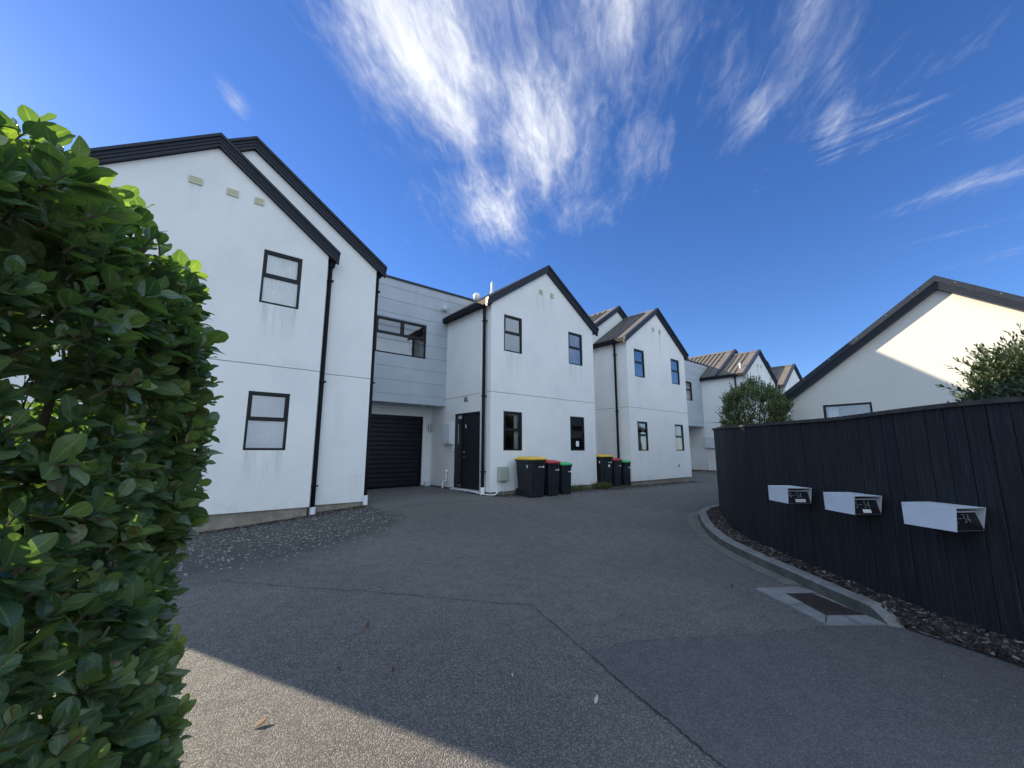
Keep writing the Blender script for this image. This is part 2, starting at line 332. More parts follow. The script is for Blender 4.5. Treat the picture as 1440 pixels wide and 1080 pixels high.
# ------------------------------------------------------------------ mesh helpers
class MB:
    def __init__(s): s.v = []; s.f = []; s.mi = []
    def add(s, vs, fs, mi=0):
        o = len(s.v); s.v += [tuple(v) for v in vs]; s.f += [tuple(i+o for i in f) for f in fs]; s.mi += [mi]*len(fs); return s
    def box(s, x0, y0, z0, x1, y1, z1, mi=0):
        v = [(x0, y0, z0), (x1, y0, z0), (x1, y1, z0), (x0, y1, z0), (x0, y0, z1), (x1, y0, z1), (x1, y1, z1), (x0, y1, z1)]
        return s.add(v, [(0, 3, 2, 1), (4, 5, 6, 7), (0, 1, 5, 4), (1, 2, 6, 5), (2, 3, 7, 6), (3, 0, 4, 7)], mi)
    def prism(s, poly, d, mi=0):
        """poly: 3D points, d: extrusion vector"""
        n = len(poly); a = [Vector(p) for p in poly]; b = [p+Vector(d) for p in a]
        return s.add(a+b, [tuple(range(n))[::-1], tuple(range(n, 2*n))] + [(i, (i+1) % n, (i+1) % n+n, i+n) for i in range(n)], mi)
    def tube(s, pts, r, n=12, mi=0, cap=True):
        pts = [Vector(p) for p in pts]; rs = r if isinstance(r, (list, tuple)) else [r]*len(pts)
        rings = []; ref = None
        for i, p in enumerate(pts):
            a = pts[max(0, i-1)]; b = pts[min(len(pts)-1, i+1)]; d = (b-a).normalized()
            if ref is None: ref = Vector((1, 0, 0)) if abs(d.x) < .8 else Vector((0, 1, 0))
            u = (ref-d*ref.dot(d)).normalized(); w = d.cross(u); ref = u
            rings.append([p+(u*math.cos(2*math.pi*k/n)+w*math.sin(2*math.pi*k/n))*rs[i] for k in range(n)])
        v = [q for g in rings for q in g]; f = []
        for i in range(len(pts)-1):
            for k in range(n):
                f.append((i*n+k, i*n+(k+1) % n, (i+1)*n+(k+1) % n, (i+1)*n+k))
        if cap: f += [tuple(range(n))[::-1], tuple(range((len(pts)-1)*n, len(pts)*n))]
        return s.add(v, f, mi)
    def build(s, name, mat, parent=None, smooth=False, bevel=0., local=False):
        me = bpy.data.meshes.new(name)
        off = (0, 0, 0)
        if parent is not None and not local: off = OFF[parent.name]
        me.from_pydata([(v[0]-off[0], v[1]-off[1], v[2]-off[2]) for v in s.v], [], s.f)
        for m_ in (mat if isinstance(mat, (list, tuple)) else [mat]): me.materials.append(M[m_])
        if any(s.mi): me.polygons.foreach_set('material_index', s.mi)
        if smooth: me.polygons.foreach_set('use_smooth', [True]*len(me.polygons))
        me.update()
        o = bpy.data.objects.new(name, me); COL.objects.link(o)
        if parent is not None: o.parent = parent; OFF[o.name] = (0, 0, 0) if local else off
        else: OFF[o.name] = (0, 0, 0)
        if bevel:
            b = o.modifiers.new('bevel', 'BEVEL'); b.width = bevel; b.segments = 2; b.limit_method = 'ANGLE'; b.angle_limit = R(40)
        return o
OFF = {}
def thing(name, label, cat, loc=(0, 0, 0), rz=0, group=None):
    o = bpy.data.objects.new(name, None); COL.objects.link(o); o.location = loc; o.rotation_euler = (0, 0, rz)
    o.empty_display_size = .3; OFF[o.name] = tuple(loc); tagd(o, label, cat, group); return o
def tagd(o, label, cat, group=None):
    o['label'] = label; o['category'] = cat
    if group: o['group'] = group
    return o
def struct(o): o['kind'] = 'structure'; return o
def recentre(o, p):
    """move a top-level mesh's origin to p without moving the mesh"""
    o.data.transform(Matrix.Translation(-Vector(p))); o.location = p; return o
def dup(root, loc=None, rz=None, label=None):
    def cp(o, par):
        c = o.copy(); COL.objects.link(c)
        c.parent = par; OFF[c.name] = OFF.get(o.name, (0, 0, 0))
        for ch in list(o.children): cp(ch, c)
        return c
    c = cp(root, root.parent)
    if loc is not None: c.location = loc
    if rz is not None: c.rotation_euler = (0, 0, rz)
    if label: c['label'] = label
    return c

# ------------------------------------------------------------------ ground heights
GP = np.array([(.72,8.72,-1.34),(2.2,8.72,-1.24),(3.4,8.9,-1.15),(5,11.9,-1.11),(6.5,8.6,-1.15),(8.6,8.6,-1.17),(10.8,8.6,-1.17),(12.9,8.6,-1.21),(17,8.6,-1.25),(23.5,11.9,-1.12),(23.5,8,-1.28),
(9.2,4.3,-1.42),(7.1,3.0,-1.49),(5.8,1.3,-1.53),(5.0,.2,-1.5),(4,-1.5,-1.53),(0,0,-1.58),(0,4,-1.50),(3,4,-1.46),(-2,8.7,-1.42),(-5,0,-1.6),(-30,-30,-1.7),(60,-30,-1.5),(60,40,-1.2),(-30,40,-1.4),(16,5,-1.3),(0,-8,-1.65),(12,-8,-1.5),(35,8,-1.28),(-30,8,-1.5),(400,400,-1.3),(-400,400,-1.4),(-400,-400,-1.7),(400,-400,-1.5)])
_n = len(GP); _D = np.linalg.norm(GP[:, None, :2]-GP[None, :, :2], axis=2)
_A = np.block([[_D, np.ones((_n, 1))], [np.ones((1, _n)), np.zeros((1, 1))]])
_w = np.linalg.solve(_A, np.concatenate([GP[:, 2], [0]]))
def g(x, y):
    return float(np.hypot(GP[:, 0]-x, GP[:, 1]-y)@_w[:_n]+_w[_n])

def axis(parts):
    a = []
    for lo_, hi, st in parts: a += list(np.arange(lo_, hi, st))
    return a+[parts[-1][1]]
def ground_sheet():
    xs = axis([(-600, -60, 90), (-60, -12, 8), (-12, -3, 1.5), (-3, 20, .4), (20, 60, 4), (60, 600, 90)]); ys = axis([(-600, -40, 80), (-40, -8, 4), (-8, -1, 1), (-1, 14, .4), (14, 40, 4), (40, 600, 80)])
    b = MB(); nx = len(xs)
    v = [(x, y, g(x, y)) for y in ys for x in xs]
    f = [(j*nx+i, j*nx+i+1, (j+1)*nx+i+1, (j+1)*nx+i) for j in range(len(ys)-1) for i in range(nx-1)]
    b.add(v, f); return struct(b.build('ground', 'asphalt', smooth=True))
ground_sheet()

def in_poly(x, y, P):
    c = False; j = len(P)-1
    for i in range(len(P)):
        if (P[i][1] > y) != (P[j][1] > y) and x < (P[j][0]-P[i][0])*(y-P[i][1])/(P[j][1]-P[i][1])+P[i][0]: c = not c
        j = i
    return c
import bmesh
def sheet(name, poly, mat, off=.004, cell=.2):
    """thin surface laid over the ground inside a polygon"""
    bm = bmesh.new(); vs = [bm.verts.new((x, y, 0)) for x, y in poly]; bm.faces.new(vs)
    xs = [p[0] for p in poly]; ys = [p[1] for p in poly]
    for k, (lo_, hi) in enumerate(((min(xs), max(xs)), (min(ys), max(ys)))):
        q = lo_+cell
        while q < hi:
            co = (q, 0, 0) if k == 0 else (0, q, 0); no = (1, 0, 0) if k == 0 else (0, 1, 0)
            bmesh.ops.bisect_plane(bm, geom=bm.verts[:]+bm.edges[:]+bm.faces[:], plane_co=co, plane_no=no); q += cell
    for v in bm.verts: v.co.z = g(v.co.x, v.co.y)+off
    bmesh.ops.recalc_face_normals(bm, faces=bm.faces)
    for f in bm.faces:
        if f.normal.z < 0: f.normal_flip()
    me = bpy.data.meshes.new(name); bm.to_mesh(me); bm.free(); me.materials.append(M[mat])
    me.polygons.foreach_set('use_smooth', [True]*len(me.polygons))
    o = bpy.data.objects.new(name, me); COL.objects.link(o); OFF[o.name] = (0, 0, 0); return o
def smooth_poly(P, n=6, closed=True):
    out = []; m_ = len(P)
    rngi = range(m_) if closed else range(m_-1)
    for i in rngi:
        p0, p1, p2, p3 = (Vector(P[(i+k) % m_]) if closed else Vector(P[min(max(i+k, 0), m_-1)]) for k in (-1, 0, 1, 2))
        for j in range(n):
            t = j/n; q = .5*((2*p1)+(-p0+p2)*t+(2*p0-5*p1+4*p2-p3)*t*t+(-p0+3*p1-3*p2+p3)*t**3); out.append(tuple(q))
    if not closed: out.append(tuple(P[-1]))
    return out
def jag(P, amp, seed=1):
    r_ = random.Random(seed); return [(x+r_.uniform(-amp, amp), y+r_.uniform(-amp, amp)) for x, y in P]
CR1 = [(-.5, 6.05), (.628, 5.75), (.95, 5.35), (1.352, 4.886), (1.755, 4.46), (2.313, 3.811), (2.65, 3.394), (2.878, 3.149), (2.711, 2.596), (2.6, 2.24), (2.477, 1.876), (2.361, 1.448), (2.266, 1.165), (2.18, .6), (2.1, -.5)]
CR2 = [(2.6, 2.24), (2.986, 2.122), (3.37, 1.887), (3.87, 1.577), (4.395, 1.256), (4.59, 1.2)]
struct(sheet('driveway_infill', [(2.615, 2.23), (2.986, 2.112), (3.37, 1.877), (3.87, 1.567), (4.395, 1.246), (4.62, 1.19), (5.05, .86), (5.02, .55), (4.84, .2), (4.6, -3), (1.9, -3), (2.1, -.5), (2.18, .6), (2.275, 1.165), (2.37, 1.448), (2.485, 1.876)], 'asphalt_mid', .004))
struct(sheet('garage_apron', [(3.42, 8.98), (3.44, 8.62), (3.548, 8.436), (6.48, 8.30), (6.50, 11.88), (3.42, 11.88)], 'apron', .004))
def ribbon(name, P, w, mat, off, seed=3, sub=10, amp=.012):
    r_ = random.Random(seed); Q = []
    for a, b in zip(P[:-1], P[1:]):
        for k in range(sub): Q.append((a[0]+(b[0]-a[0])*k/sub, a[1]+(b[1]-a[1])*k/sub))
    Q.append(P[-1]); Q = [(x+r_.uniform(-amp, amp), y+r_.uniform(-amp, amp)) for x, y in Q]
    v = []; f = []
    for i, q in enumerate(Q):
        a = Vector(Q[max(0, i-1)]); b = Vector(Q[min(len(Q)-1, i+1)]); d = (b-a).normalized(); nrm = Vector((-d.y, d.x))*w*r_.uniform(.35, 1.1)
        for s_ in (-1, 1):
            x, y = q[0]+nrm.x*s_, q[1]+nrm.y*s_; v.append((x, y, g(x, y)+off))
    for i in range(len(Q)-1): f.append((2*i, 2*i+1, 2*i+3, 2*i+2))
    return struct(MB().add(v, f).build(name, mat))
ribbon('driveway_crack', CR1[4:], .0045, 'crack', .009, 3)
ribbon('driveway_crack', CR2, .0025, 'crack', .009, 5)
ribbon('driveway_crack', CR1[:5], .005, 'crack', .009, 6, amp=.02)

# ------------------------------------------------------------------ wall builders
def wall_front(mb, x0, x1, z0, top, holes, y, depth=.07, axis_='x', nrm=-1, xb=()):
    """vertical wall in plane y=const (or x=const) with rectangular holes and their reveals; top is a function"""
    xs = sorted(set([x0, x1]+[h[0] for h in holes]+[h[1] for h in holes]+[b for b in xb if x0 < b < x1]))
    P = (lambda a, q, z: (a, q, z)) if axis_ == 'x' else (lambda a, q, z: (q, a, z))
    for a, b in zip(xs[:-1], xs[1:]):
        mid = (a+b)/2; hs = sorted([h for h in holes if h[0] < mid < h[1]], key=lambda h: h[2]); zc = z0
        for h in hs:
            if h[2] > zc: mb.add([P(a, y, zc), P(b, y, zc), P(b, y, h[2]), P(a, y, h[2])], [(0, 1, 2, 3)])
            zc = h[3]
        ta, tb = top(a), top(b)
        if min(ta, tb) > zc-1e-6 and max(ta, tb) > zc+1e-6: mb.add([P(a, y, zc), P(b, y, zc), P(b, y, tb), P(a, y, ta)], [(0, 1, 2, 3)])
    y2 = y-nrm*depth
    for h in holes:
        a, b, c, d = h[:4]
        mb.add([P(a, y, c), P(b, y, c), P(b, y, d), P(a, y, d), P(a, y2, c), P(b, y2, c), P(b, y2, d), P(a, y2, d)],
               [(0, 1, 5, 4), (1, 2, 6, 5), (2, 3, 7, 6), (3, 0, 4, 7)])

def window_mesh(w, h, layout='pair'):
    """frame, panes; origin at the bottom left corner, outer face at y=0, looking to -y"""
    fr = MB(); gl = []
    o = .042; y0, y1 = -.014, .05
    fr.box(0, y0, 0, o, y1, h); fr.box(w-o, y0, 0, w, y1, h); fr.box(o, y0+.001, 0, w-o, y1, o); fr.box(o, y0+.001, h-o, w-o, y1, h)
    if layout == 'pair':
        zt = h*.52; fr.box(o, y0+.002, zt-.022, w-o, y1, zt+.022)
        # opening sash in the upper half
        a, b, c, d = o+.003, w-o-.003, zt+.025, h-o-.003; s = .026
        for q in ((a, c, a+s, d), (b-s, c, b, d), (a+s, c, b-s, c+s), (a+s, d-s, b-s, d)): fr.box(q[0], y0+.006, q[1], q[2], y1-.01, q[3])
        gl = [(a+s, b-s, c+s, d-s), (o, w-o, o, zt-.022)]
    elif layout == 'wide':
        zt = h*.56; xm = w*.51
        fr.box(o, y0+.002, zt-.022, w-o, y1, zt+.022); fr.box(xm-.022, y0+.003, zt+.022, xm+.022, y1, h-o)
        for a, b in ((o+.003, xm-.025), (xm+.025, w-o-.003)):
            c, d = zt+.025, h-o-.003; s = .028
            for q in ((a, c, a+s, d), (b-s, c, b, d), (a+s, c, b-s, c+s), (a+s, d-s, b-s, d)): fr.box(q[0], y0+.006, q[1], q[2], y1-.01, q[3])
            gl.append((a+s, b-s, c+s, d-s))
        gl.append((o, w-o, o, zt-.022))
    else:
        gl = [(o, w-o, o, h-o)]
    return fr, gl
def curtain_mb(kind, w, h):
    b = MB()
    if kind == 'net':
        n = 60; v = []; f = []
        for i in range(n+1):
            x = w*i/n; y = .075+.010*math.sin(i*1.7)+.008*math.sin(i*.61)
            v += [(x, y, 0), (x, y, h)]
        for i in range(n): f.append((2*i, 2*i+2, 2*i+3, 2*i+1))
        return b.add(v, f), 'curtain', 'curtain'
    if kind == 'blind':
        z = .03
        while z < h-.02:
            b.add([(.03, .085, z), (w-.03, .085, z), (w-.03, .105, z+.016), (.03, .105, z+.016)], [(0, 1, 2, 3)]); z += .025
        return b, 'blind', 'blind'
    if kind == 'drape':
        n = 10; v = []; f = []
        for i in range(n+1):
            x = w*.72+w*.26*i/n; y = .12+.015*math.sin(i*2.1); v += [(x, y, 0), (x, y, h)]
        for i in range(n): f.append((2*i, 2*i+2, 2*i+3, 2*i+1))
        b.add(v, f); b.box(.03, .08, h-.09, w-.03, .11, h-.05); return b, 'curtain', 'curtain'
    return None, None, None
WIN = {}
def place_window(root, x, y, z, w=.68, h=1.07, layout='pair', kind='dark', axis_='x', sticker=False):
    """a window thing-part (frame) with panes, curtain and the room seen behind it"""
    key = (w, h, layout)
    if key not in WIN:
        fr, gl = window_mesh(w, h, layout); me = None
        fo = fr.build('window', 'frame', root, local=True, bevel=.003)
        panes = []
        for a, b, c, d in gl:
            p = MB().add([(a, .018, c), (b, .018, c), (b, .018, d), (a, .018, d)], [(0, 1, 2, 3)]).build('pane', 'glass', fo, local=True); panes.append(p)
        WIN[key] = (fo.data, [p.data for p in panes])
    else:
        fo = bpy.data.objects.new('window', WIN[key][0]); COL.objects.link(fo); fo.parent = root
        bv = fo.modifiers.new('bevel', 'BEVEL'); bv.width = .003; bv.segments = 2; bv.limit_method = 'ANGLE'
        for pd in WIN[key][1]:
            p = bpy.data.objects.new('pane', pd); COL.objects.link(p); p.parent = fo
    o = OFF[root.name]; fo.location = (x-o[0], y-o[1], z-o[2])
    if axis_ == 'y': fo.rotation_euler = (0, 0, R(-90))
    cb, nm, mt = curtain_mb(kind, w, h)
    if cb: cb.build(nm, mt, fo, local=True)
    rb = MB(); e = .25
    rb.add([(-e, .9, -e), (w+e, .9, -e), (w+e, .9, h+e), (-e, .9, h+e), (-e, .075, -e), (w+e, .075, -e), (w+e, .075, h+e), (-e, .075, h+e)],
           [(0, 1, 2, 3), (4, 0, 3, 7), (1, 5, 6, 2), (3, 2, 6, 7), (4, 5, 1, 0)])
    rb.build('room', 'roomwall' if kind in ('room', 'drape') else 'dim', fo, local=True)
    if sticker:
        MB().box(.30, .016, .13, .44, .0175, .30).build('sticker', 'sticker', fo, local=True)
    return fo

def vent(root, x, y, z, w, h, slats):
    b = MB(); b.box(x-w/2, y-.012, z-h/2, x+w/2, y, z+h/2, 1)
    t_ = .012
    b.box(x-w/2, y-.022, z-h/2, x-w/2+t_, y-.004, z+h/2); b.box(x+w/2-t_, y-.022, z-h/2, x+w/2, y-.004, z+h/2)
    b.box(x-w/2+t_, y-.0215, z-h/2, x+w/2-t_, y-.004, z-h/2+t_); b.box(x-w/2+t_, y-.0215, z+h/2-t_, x+w/2-t_, y-.004, z+h/2)
    n = 5 if slats else 3
    for k in range(n):
        zc = z-h/2+t_+(h-2*t_)*(k+.5)/n; hh = (h-2*t_)/n*.36
        b.box(x-w/2+t_, y-.019, zc-hh, x+w/2-t_, y-.013, zc+hh)
    return b.build('vent', ['cream', 'slot'], root)

SL = .683
def barge(mb, pts, ytop, thick=.24, proj=.11, axis_='y', sgn=-1, cap=.06):
    """stepped metal barge board along a polyline of (a, z) top points; runs in the plane of the gable"""
    strips = [(0, cap, proj+.03), (cap, cap+(thick-cap)*.34, proj), (cap+(thick-cap)*.36, cap+(thick-cap)*.66, proj-.015), (cap+(thick-cap)*.68, thick, proj-.03)]
    for (a0, a1, pr) in strips:
        for (p, q) in zip(pts[:-1], pts[1:]):
            poly = [(p[0], p[1]-a0), (q[0], q[1]-a0), (q[0], q[1]-a1), (p[0], p[1]-a1)]
            if axis_ == 'y': v = [(c[0], ytop, c[1]) for c in poly]; d = (0, sgn*pr, 0)
            else: v = [(ytop, c[0], c[1]) for c in poly]; d = (sgn*pr, 0, 0)
            mb.prism(v, d)
def roof_plane(mb, xa, za, xr, zr, y0, y1, rib=.29, th=.05, first=.16):
    """metal sheet from eave (xa,za) to ridge (xr,zr), with standing ribs"""
    mb.prism([(xa, y0, za), (xr, y0, zr), (xr, y0, zr-th), (xa, y0, za-th)], (0, y1-y0, 0))
    dx, dz = xr-xa, zr-za; L = math.hypot(dx, dz); nx, nz = -dz/L, dx/L
    if nz < 0: nx, nz = -nx, -nz
    y = y0+first
    while y < y1-.05:
        h = .050; w = .017
        a = Vector((xa, y, za)); b = Vector((xr, y, zr)); n_ = Vector((nx, 0, nz))*h; e = b-a
        a2 = a+e*.02; b2 = b-e*.01
        mb.add([a2+Vector((0, -w, 0)), b2+Vector((0, -w, 0)), b2+Vector((0, w, 0)), a2+Vector((0, w, 0)),
                a2+n_+Vector((0, -w*.6, 0)), b2+n_+Vector((0, -w*.6, 0)), b2+n_+Vector((0, w*.6, 0)), a2+n_+Vector((0, w*.6, 0))],
               [(4, 5, 6, 7), (0, 1, 5, 4), (2, 3, 7, 6), (1, 2, 6, 5), (3, 0, 4, 7)])
        y += rib

def gable_volume(root, x0, x1, yf, yb, apex_x, apex_z, el, er, holes, stucco, back=True, ribfirst=.55, oh=.16, gl=True, gr=True, leftwall=True, rightwall=True, ridge_top=.25, holes_left=()):
    """one gabled block: el / er = wall height at the left / right eave"""
    top = lambda x: el+(apex_z-el)*(x-x0)/(apex_x-x0) if x <= apex_x else er+(apex_z-er)*(x1-x)/(x1-apex_x)
    zb = -1.07
    b = MB(); wall_front(b, x0, x1, zb, top, holes, yf, xb=(apex_x,))
    if leftwall:
        wall_front(b, yf, yb, zb, lambda a: el, holes_left, x0, axis_='y')
    if rightwall: b.add([(x1, yf, zb), (x1, yb, zb), (x1, yb, er), (x1, yf, er)], [(0, 1, 2, 3)])
    b.add([(x1, yb, zb), (x0, yb, zb), (x0, yb, el), (apex_x, yb, apex_z), (x1, yb, er)], [(0, 1, 2, 3, 4)])
    b.add([(x0, yf, zb), (x1, yf, zb), (x1, yb, zb), (x0, yb, zb)], [(0, 3, 2, 1)])
    w = b.build('wall', stucco, root)
    # plinth: set back under the cladding
    p = MB(); p.box(x0+.03, yf+.03, -1.9, x1-.03, yb-.03, zb-.001); p.build('plinth', 'plinth', root)
    # roof
    rt = ridge_top; sl_l = (apex_z-el)/(apex_x-x0); sl_r = (apex_z-er)/(x1-apex_x)
    zl = el+rt-.07-oh*sl_l; zr_ = er+rt-.07-oh*sl_r; za = apex_z+rt-.07
    r = MB(); roof_plane(r, x0-oh, zl, apex_x, za, yf-.03, yb, first=ribfirst); roof_plane(r, x1+oh, zr_, apex_x, za, yf-.03, yb, first=ribfirst)
    r.prism([(apex_x-.13, yf-.03, za-.13*sl_l+.045), (apex_x, yf-.03, za+.05), (apex_x+.13, yf-.03, za-.13*sl_r+.045), (apex_x+.13, yf-.03, za-.13*sl_r+.02), (apex_x, yf-.03, za+.02), (apex_x-.13, yf-.03, za-.13*sl_l+.02)], (0, yb-yf, 0))
    # flat verge flashing over the first strip
    for (xa, zz, s_) in ((x0-oh, zl, 1), (x1+oh, zr_, -1)):
        r.prism([(xa, yf+.03, zz+.012), (apex_x, yf+.03, za+.012), (apex_x, yf+.03, za-.01), (xa, yf+.03, zz-.01)], (0, .30, 0))
    r.build('roof', 'roof', root)
    f = MB(); e = .20
    for (xa, zz) in ((x0-oh, zl), (x1+oh, zr_)): f.prism([(xa, yf-.12, zz+.052), (apex_x, yf-.12, za+.052), (apex_x, yf-.12, za+.03), (xa, yf-.12, zz+.03)], (0, .149, 0))
    barge(f, [(x0-e, el+rt-e*sl_l), (apex_x, apex_z+rt), (x1+e, er+rt-e*sl_r)], yf-.002, .24, .10)
    f.build('fascia', 'fascia', root)
    gt = MB()
    if gl:
        gt.box(x0-.19, yf-.06, el-.05, x0-.05, yb, el+.10); gt.box(x0-.0501, yf-.05, el-.03, x0-.001, yb, el+.12); gt.build('gutter', 'gutter', root)
    if gr: gt = MB(); gt.box(x1+.05, yf-.06, er-.05, x1+.19, yb, er+.10); gt.box(x1+.001, yf-.05, er-.03, x1+.0501, yb, er+.12); gt.build('gutter', 'gutter', root)
    return w

def downpipe(root, x, y, ztop, zbot, side='left', base=True, bow=.12):
    pts = [(x-bow if side == 'left' else x+bow, y, ztop), (x-bow*.95 if side == 'left' else x+bow*.95, y, ztop-.08), (x, y, ztop-.24), (x, y, zbot+.14)]
    pts = smooth_poly(pts, 5, closed=False)
    d = MB().tube(pts, .041, 14).build('downpipe', 'gutter', root, smooth=True)
    for z in (ztop-.45, (ztop+zbot)/2, zbot+.55): MB().box(x-.05, y-.055, z-.012, x+.07, y+.05, z+.012).build('bracket', 'gutter', d)
    if base:
        MB().tube([(x, y, zbot-.12), (x, y, zbot+.15)], .062, 18).build('drain_socket', 'white', d, smooth=False)
    return d

W68, H107 = .68, 1.07
def hole(x, z, w=W68, h=H107): return (x, x+w, z, z+h)

# ------------------------------------------------------------------ townhouse nearest the hedge (two stacked gables)
h1 = thing('townhouse', 'large white house beside the hedge, with two overlapping gables and three vents', 'house', (.2, 8.72, -1.3))
gable_volume(h1, -1.87, 2.21, 8.72, 11.0, .17, 5.54, 4.05, 4.05, [hole(1.047, 2.765), hole(1.036, 0)], 'stuccoA', gl=False, gr=False, rightwall=True)
gable_volume(h1, -1.86, 3.32, 8.91, 18.0, .73, 5.90, 4.12, 4.12, [], 'stuccoA', gl=False, gr=True)
place_window(h1, 1.047, 8.745, 2.765, kind='net'); place_window(h1, 1.036, 8.745, 0, kind='blind')
for x, w_ in ((-.1, .19), (.45, .18), (.88, .15)): vent(h1, x, 8.72, 4.76, w_, .13, True)
d = downpipe(h1, 2.30, 8.84, 4.02, -1.24, 'left', bow=-.03)
MB().box(2.22, 8.70, 3.98, 2.40, 8.90, 4.12).box(2.26, 8.74, 3.86, 2.36, 8.86, 3.98).build('rainwater_head', 'gutter', h1)
downpipe(h1, 3.375, 8.98, 4.10, -1.10, 'left', bow=-.03)

# ------------------------------------------------------------------ second townhouse (single gable, garage link)
h2 = thing('townhouse', 'middle white house with a black roller garage door under grey cladding', 'house', (8.7, 8.72, -1.15))
gable_volume(h2, 6.52, 10.88, 8.72, 18, 8.68, 5.55, 4.05, 4.05, [hole(6.97, 2.765), hole(9.645, 2.765), hole(6.965, 0), hole(9.645, 0)], 'stuccoB',
             holes_left=[(9.17, 10.45, -1.05, 1.07)])
place_window(h2, 6.97, 8.745, 2.765, kind='room'); place_window(h2, 9.645, 8.745, 2.765, kind='room'); place_window(h2, 6.965, 8.745, 0, kind='drape'); place_window(h2, 9.645, 8.745, 0, kind='room', sticker=True)
for x in (8.43, 8.91): vent(h2, x, 8.72, 4.87, .14, .14, False)
downpipe(h2, 6.43, 8.92, 4.02, -1.10, 'left', bow=.05)
MB().tube([(6.49, 9.12, 4.0), (6.49, 9.12, -1.1)], .018, 10).build('conduit', 'white', h2, smooth=True)

def clad_link(root, x0, x1, xtop, yf, z0, ztop, win, depth=6.0, yg=11.9, gx=None, base_x1=None):
    """grey clad first floor over a recessed garage"""
    b = MB(); zs = [z0, z0+.25]
    while zs[-1]+.395 < ztop-.1: zs.append(zs[-1]+.395)
    zs.append(ztop)
    for a, c in zip(zs[:-1], zs[1:]):
        xr = xtop if a > 4.0 else x1
        hs = []
        if win and c > win[2] and a < win[3]: hs = [(win[0], win[1], max(a, win[2]), min(c, win[3])+.02)]
        bb = MB(); wall_front(bb, x0, xr, a+.006, lambda x: c-.006, [(h_[0], h_[1], max(h_[2], a+.006), min(h_[3], c-.006)) for h_ in hs], yf, depth=.012)
        b.v += [tuple(v) for v in bb.v]; o_ = len(b.v)-len(bb.v); b.f += [tuple(i+o_ for i in f) for f in bb.f]; b.mi += bb.mi
        # board edges
        b.add([(x0, yf, a+.006), (xr, yf, a+.006), (xr, yf+.012, a+.006), (x0, yf+.012, a+.006)], [(0, 1, 2, 3)])
        b.add([(x0, yf, c-.006), (xr, yf, c-.006), (xr, yf+.012, c-.006), (x0, yf+.012, c-.006)], [(0, 3, 2, 1)])
    back = MB(); wall_front(back, x0, x1, z0, lambda x: 4.0, [win] if win else [], yf+.012, depth=.05); wall_front(back, x0, xtop, 4.0, lambda x: ztop, [], yf+.012)
    o_ = len(b.v); b.v += back.v; b.f += [tuple(i+o_ for i in f) for f in back.f]; b.mi += back.mi
    # soffit, top and the far side
    b.add([(x0, yf, z0), (x1, yf, z0), (x1, yf+depth, z0), (x0, yf+depth, z0)], [(0, 3, 2, 1)])
    b.add([(x0, yf, ztop), (xtop, yf, ztop), (xtop, yf+depth, ztop), (x0, yf+depth, ztop)], [(0, 1, 2, 3)])
    b.add([(x0, yf+depth, -1.2), (x1, yf+depth, -1.2), (x1, yf+depth, ztop), (x0, yf+depth, ztop)], [(0, 1, 2, 3)])
    b.build('cladding', 'clad', root)
    c = MB(); c.box(x0, yf-.025, ztop-.012, xtop, yf+.12, ztop+.055); c.build('parapet_cap', 'fascia', root)
LX0, LX1 = 3.31, 6.53
WG = (4.195, 5.775, 2.75, 3.81)
clad_link(h2, LX0, LX1, 7.62, 11.05, 1.35, 5.02, WG)
place_window(h2, 4.195, 11.075, 2.75, 1.58, 1.06, 'wide', kind='room')
gb = MB(); wall_front(gb, LX0, LX1, -1.07, lambda x: 1.38, [(3.80, 6.22, -1.2, 1.07)], 11.9, depth=.12); gb.build('garage_wall', 'stuccoB', h2)
def garage_door(root, x0, x1, z0, z1, y):
    b = MB(); n = 16; v = []; prof = []
    for k in range(n):
        a = z0+(z1-z0)*k/n; c = z0+(z1-z0)*(k+1)/n; hh = c-a
        prof += [(a, .014), (a+.008, .004), (a+hh*.35, .0), (a+hh*.62, .001), (c-.008, .004), (c, .014)]
    for z, dy in prof: v += [(x0, y+dy, z), (x1, y+dy, z)]
    f = [(2*i, 2*i+1, 2*i+3, 2*i+2) for i in range(len(prof)-1)]
    return b.add(v, f).build('garage_door', 'garage', root)
gd = garage_door(h2, 3.80, 6.22, -1.085, 1.07, 11.98)
MB().box(3.80, 11.93, 1.03, 6.22, 11.99, 1.07).box(6.185, 11.931, -1.09, 6.22, 11.99, 1.03).build('garage_door_frame', 'frame', h2)
MB().box(5.0, 11.955, -.35, 5.14, 11.98, -.33).box(5.0, 11.945, -.36, 5.02, 11.96, -.32).build('handle', 'gutter', gd)
# light on garage wall, security light, downlight
MB().tube([(6.42, 11.83, .62), (6.42, 11.83, .85)], .045, 16).box(6.39, 11.86, .66, 6.45, 11.9, .81).build('wall_light', 'steel', h2, smooth=False)
sl = MB().box(6.30, 11.0, 4.44, 6.42, 11.05, 4.56).tube([(6.33, 11.0, 4.48), (6.30, 10.93, 4.44)], [.03, .055], 12).tube([(6.40, 11.0, 4.48), (6.43, 10.93, 4.44)], [.03, .055], 12)
sl.build('security_light', 'boxgrey', h2)
MB().tube([(5.9, 11.3, 1.352), (5.9, 11.3, 1.335)], .045, 14).build('downlight', 'white', h2)
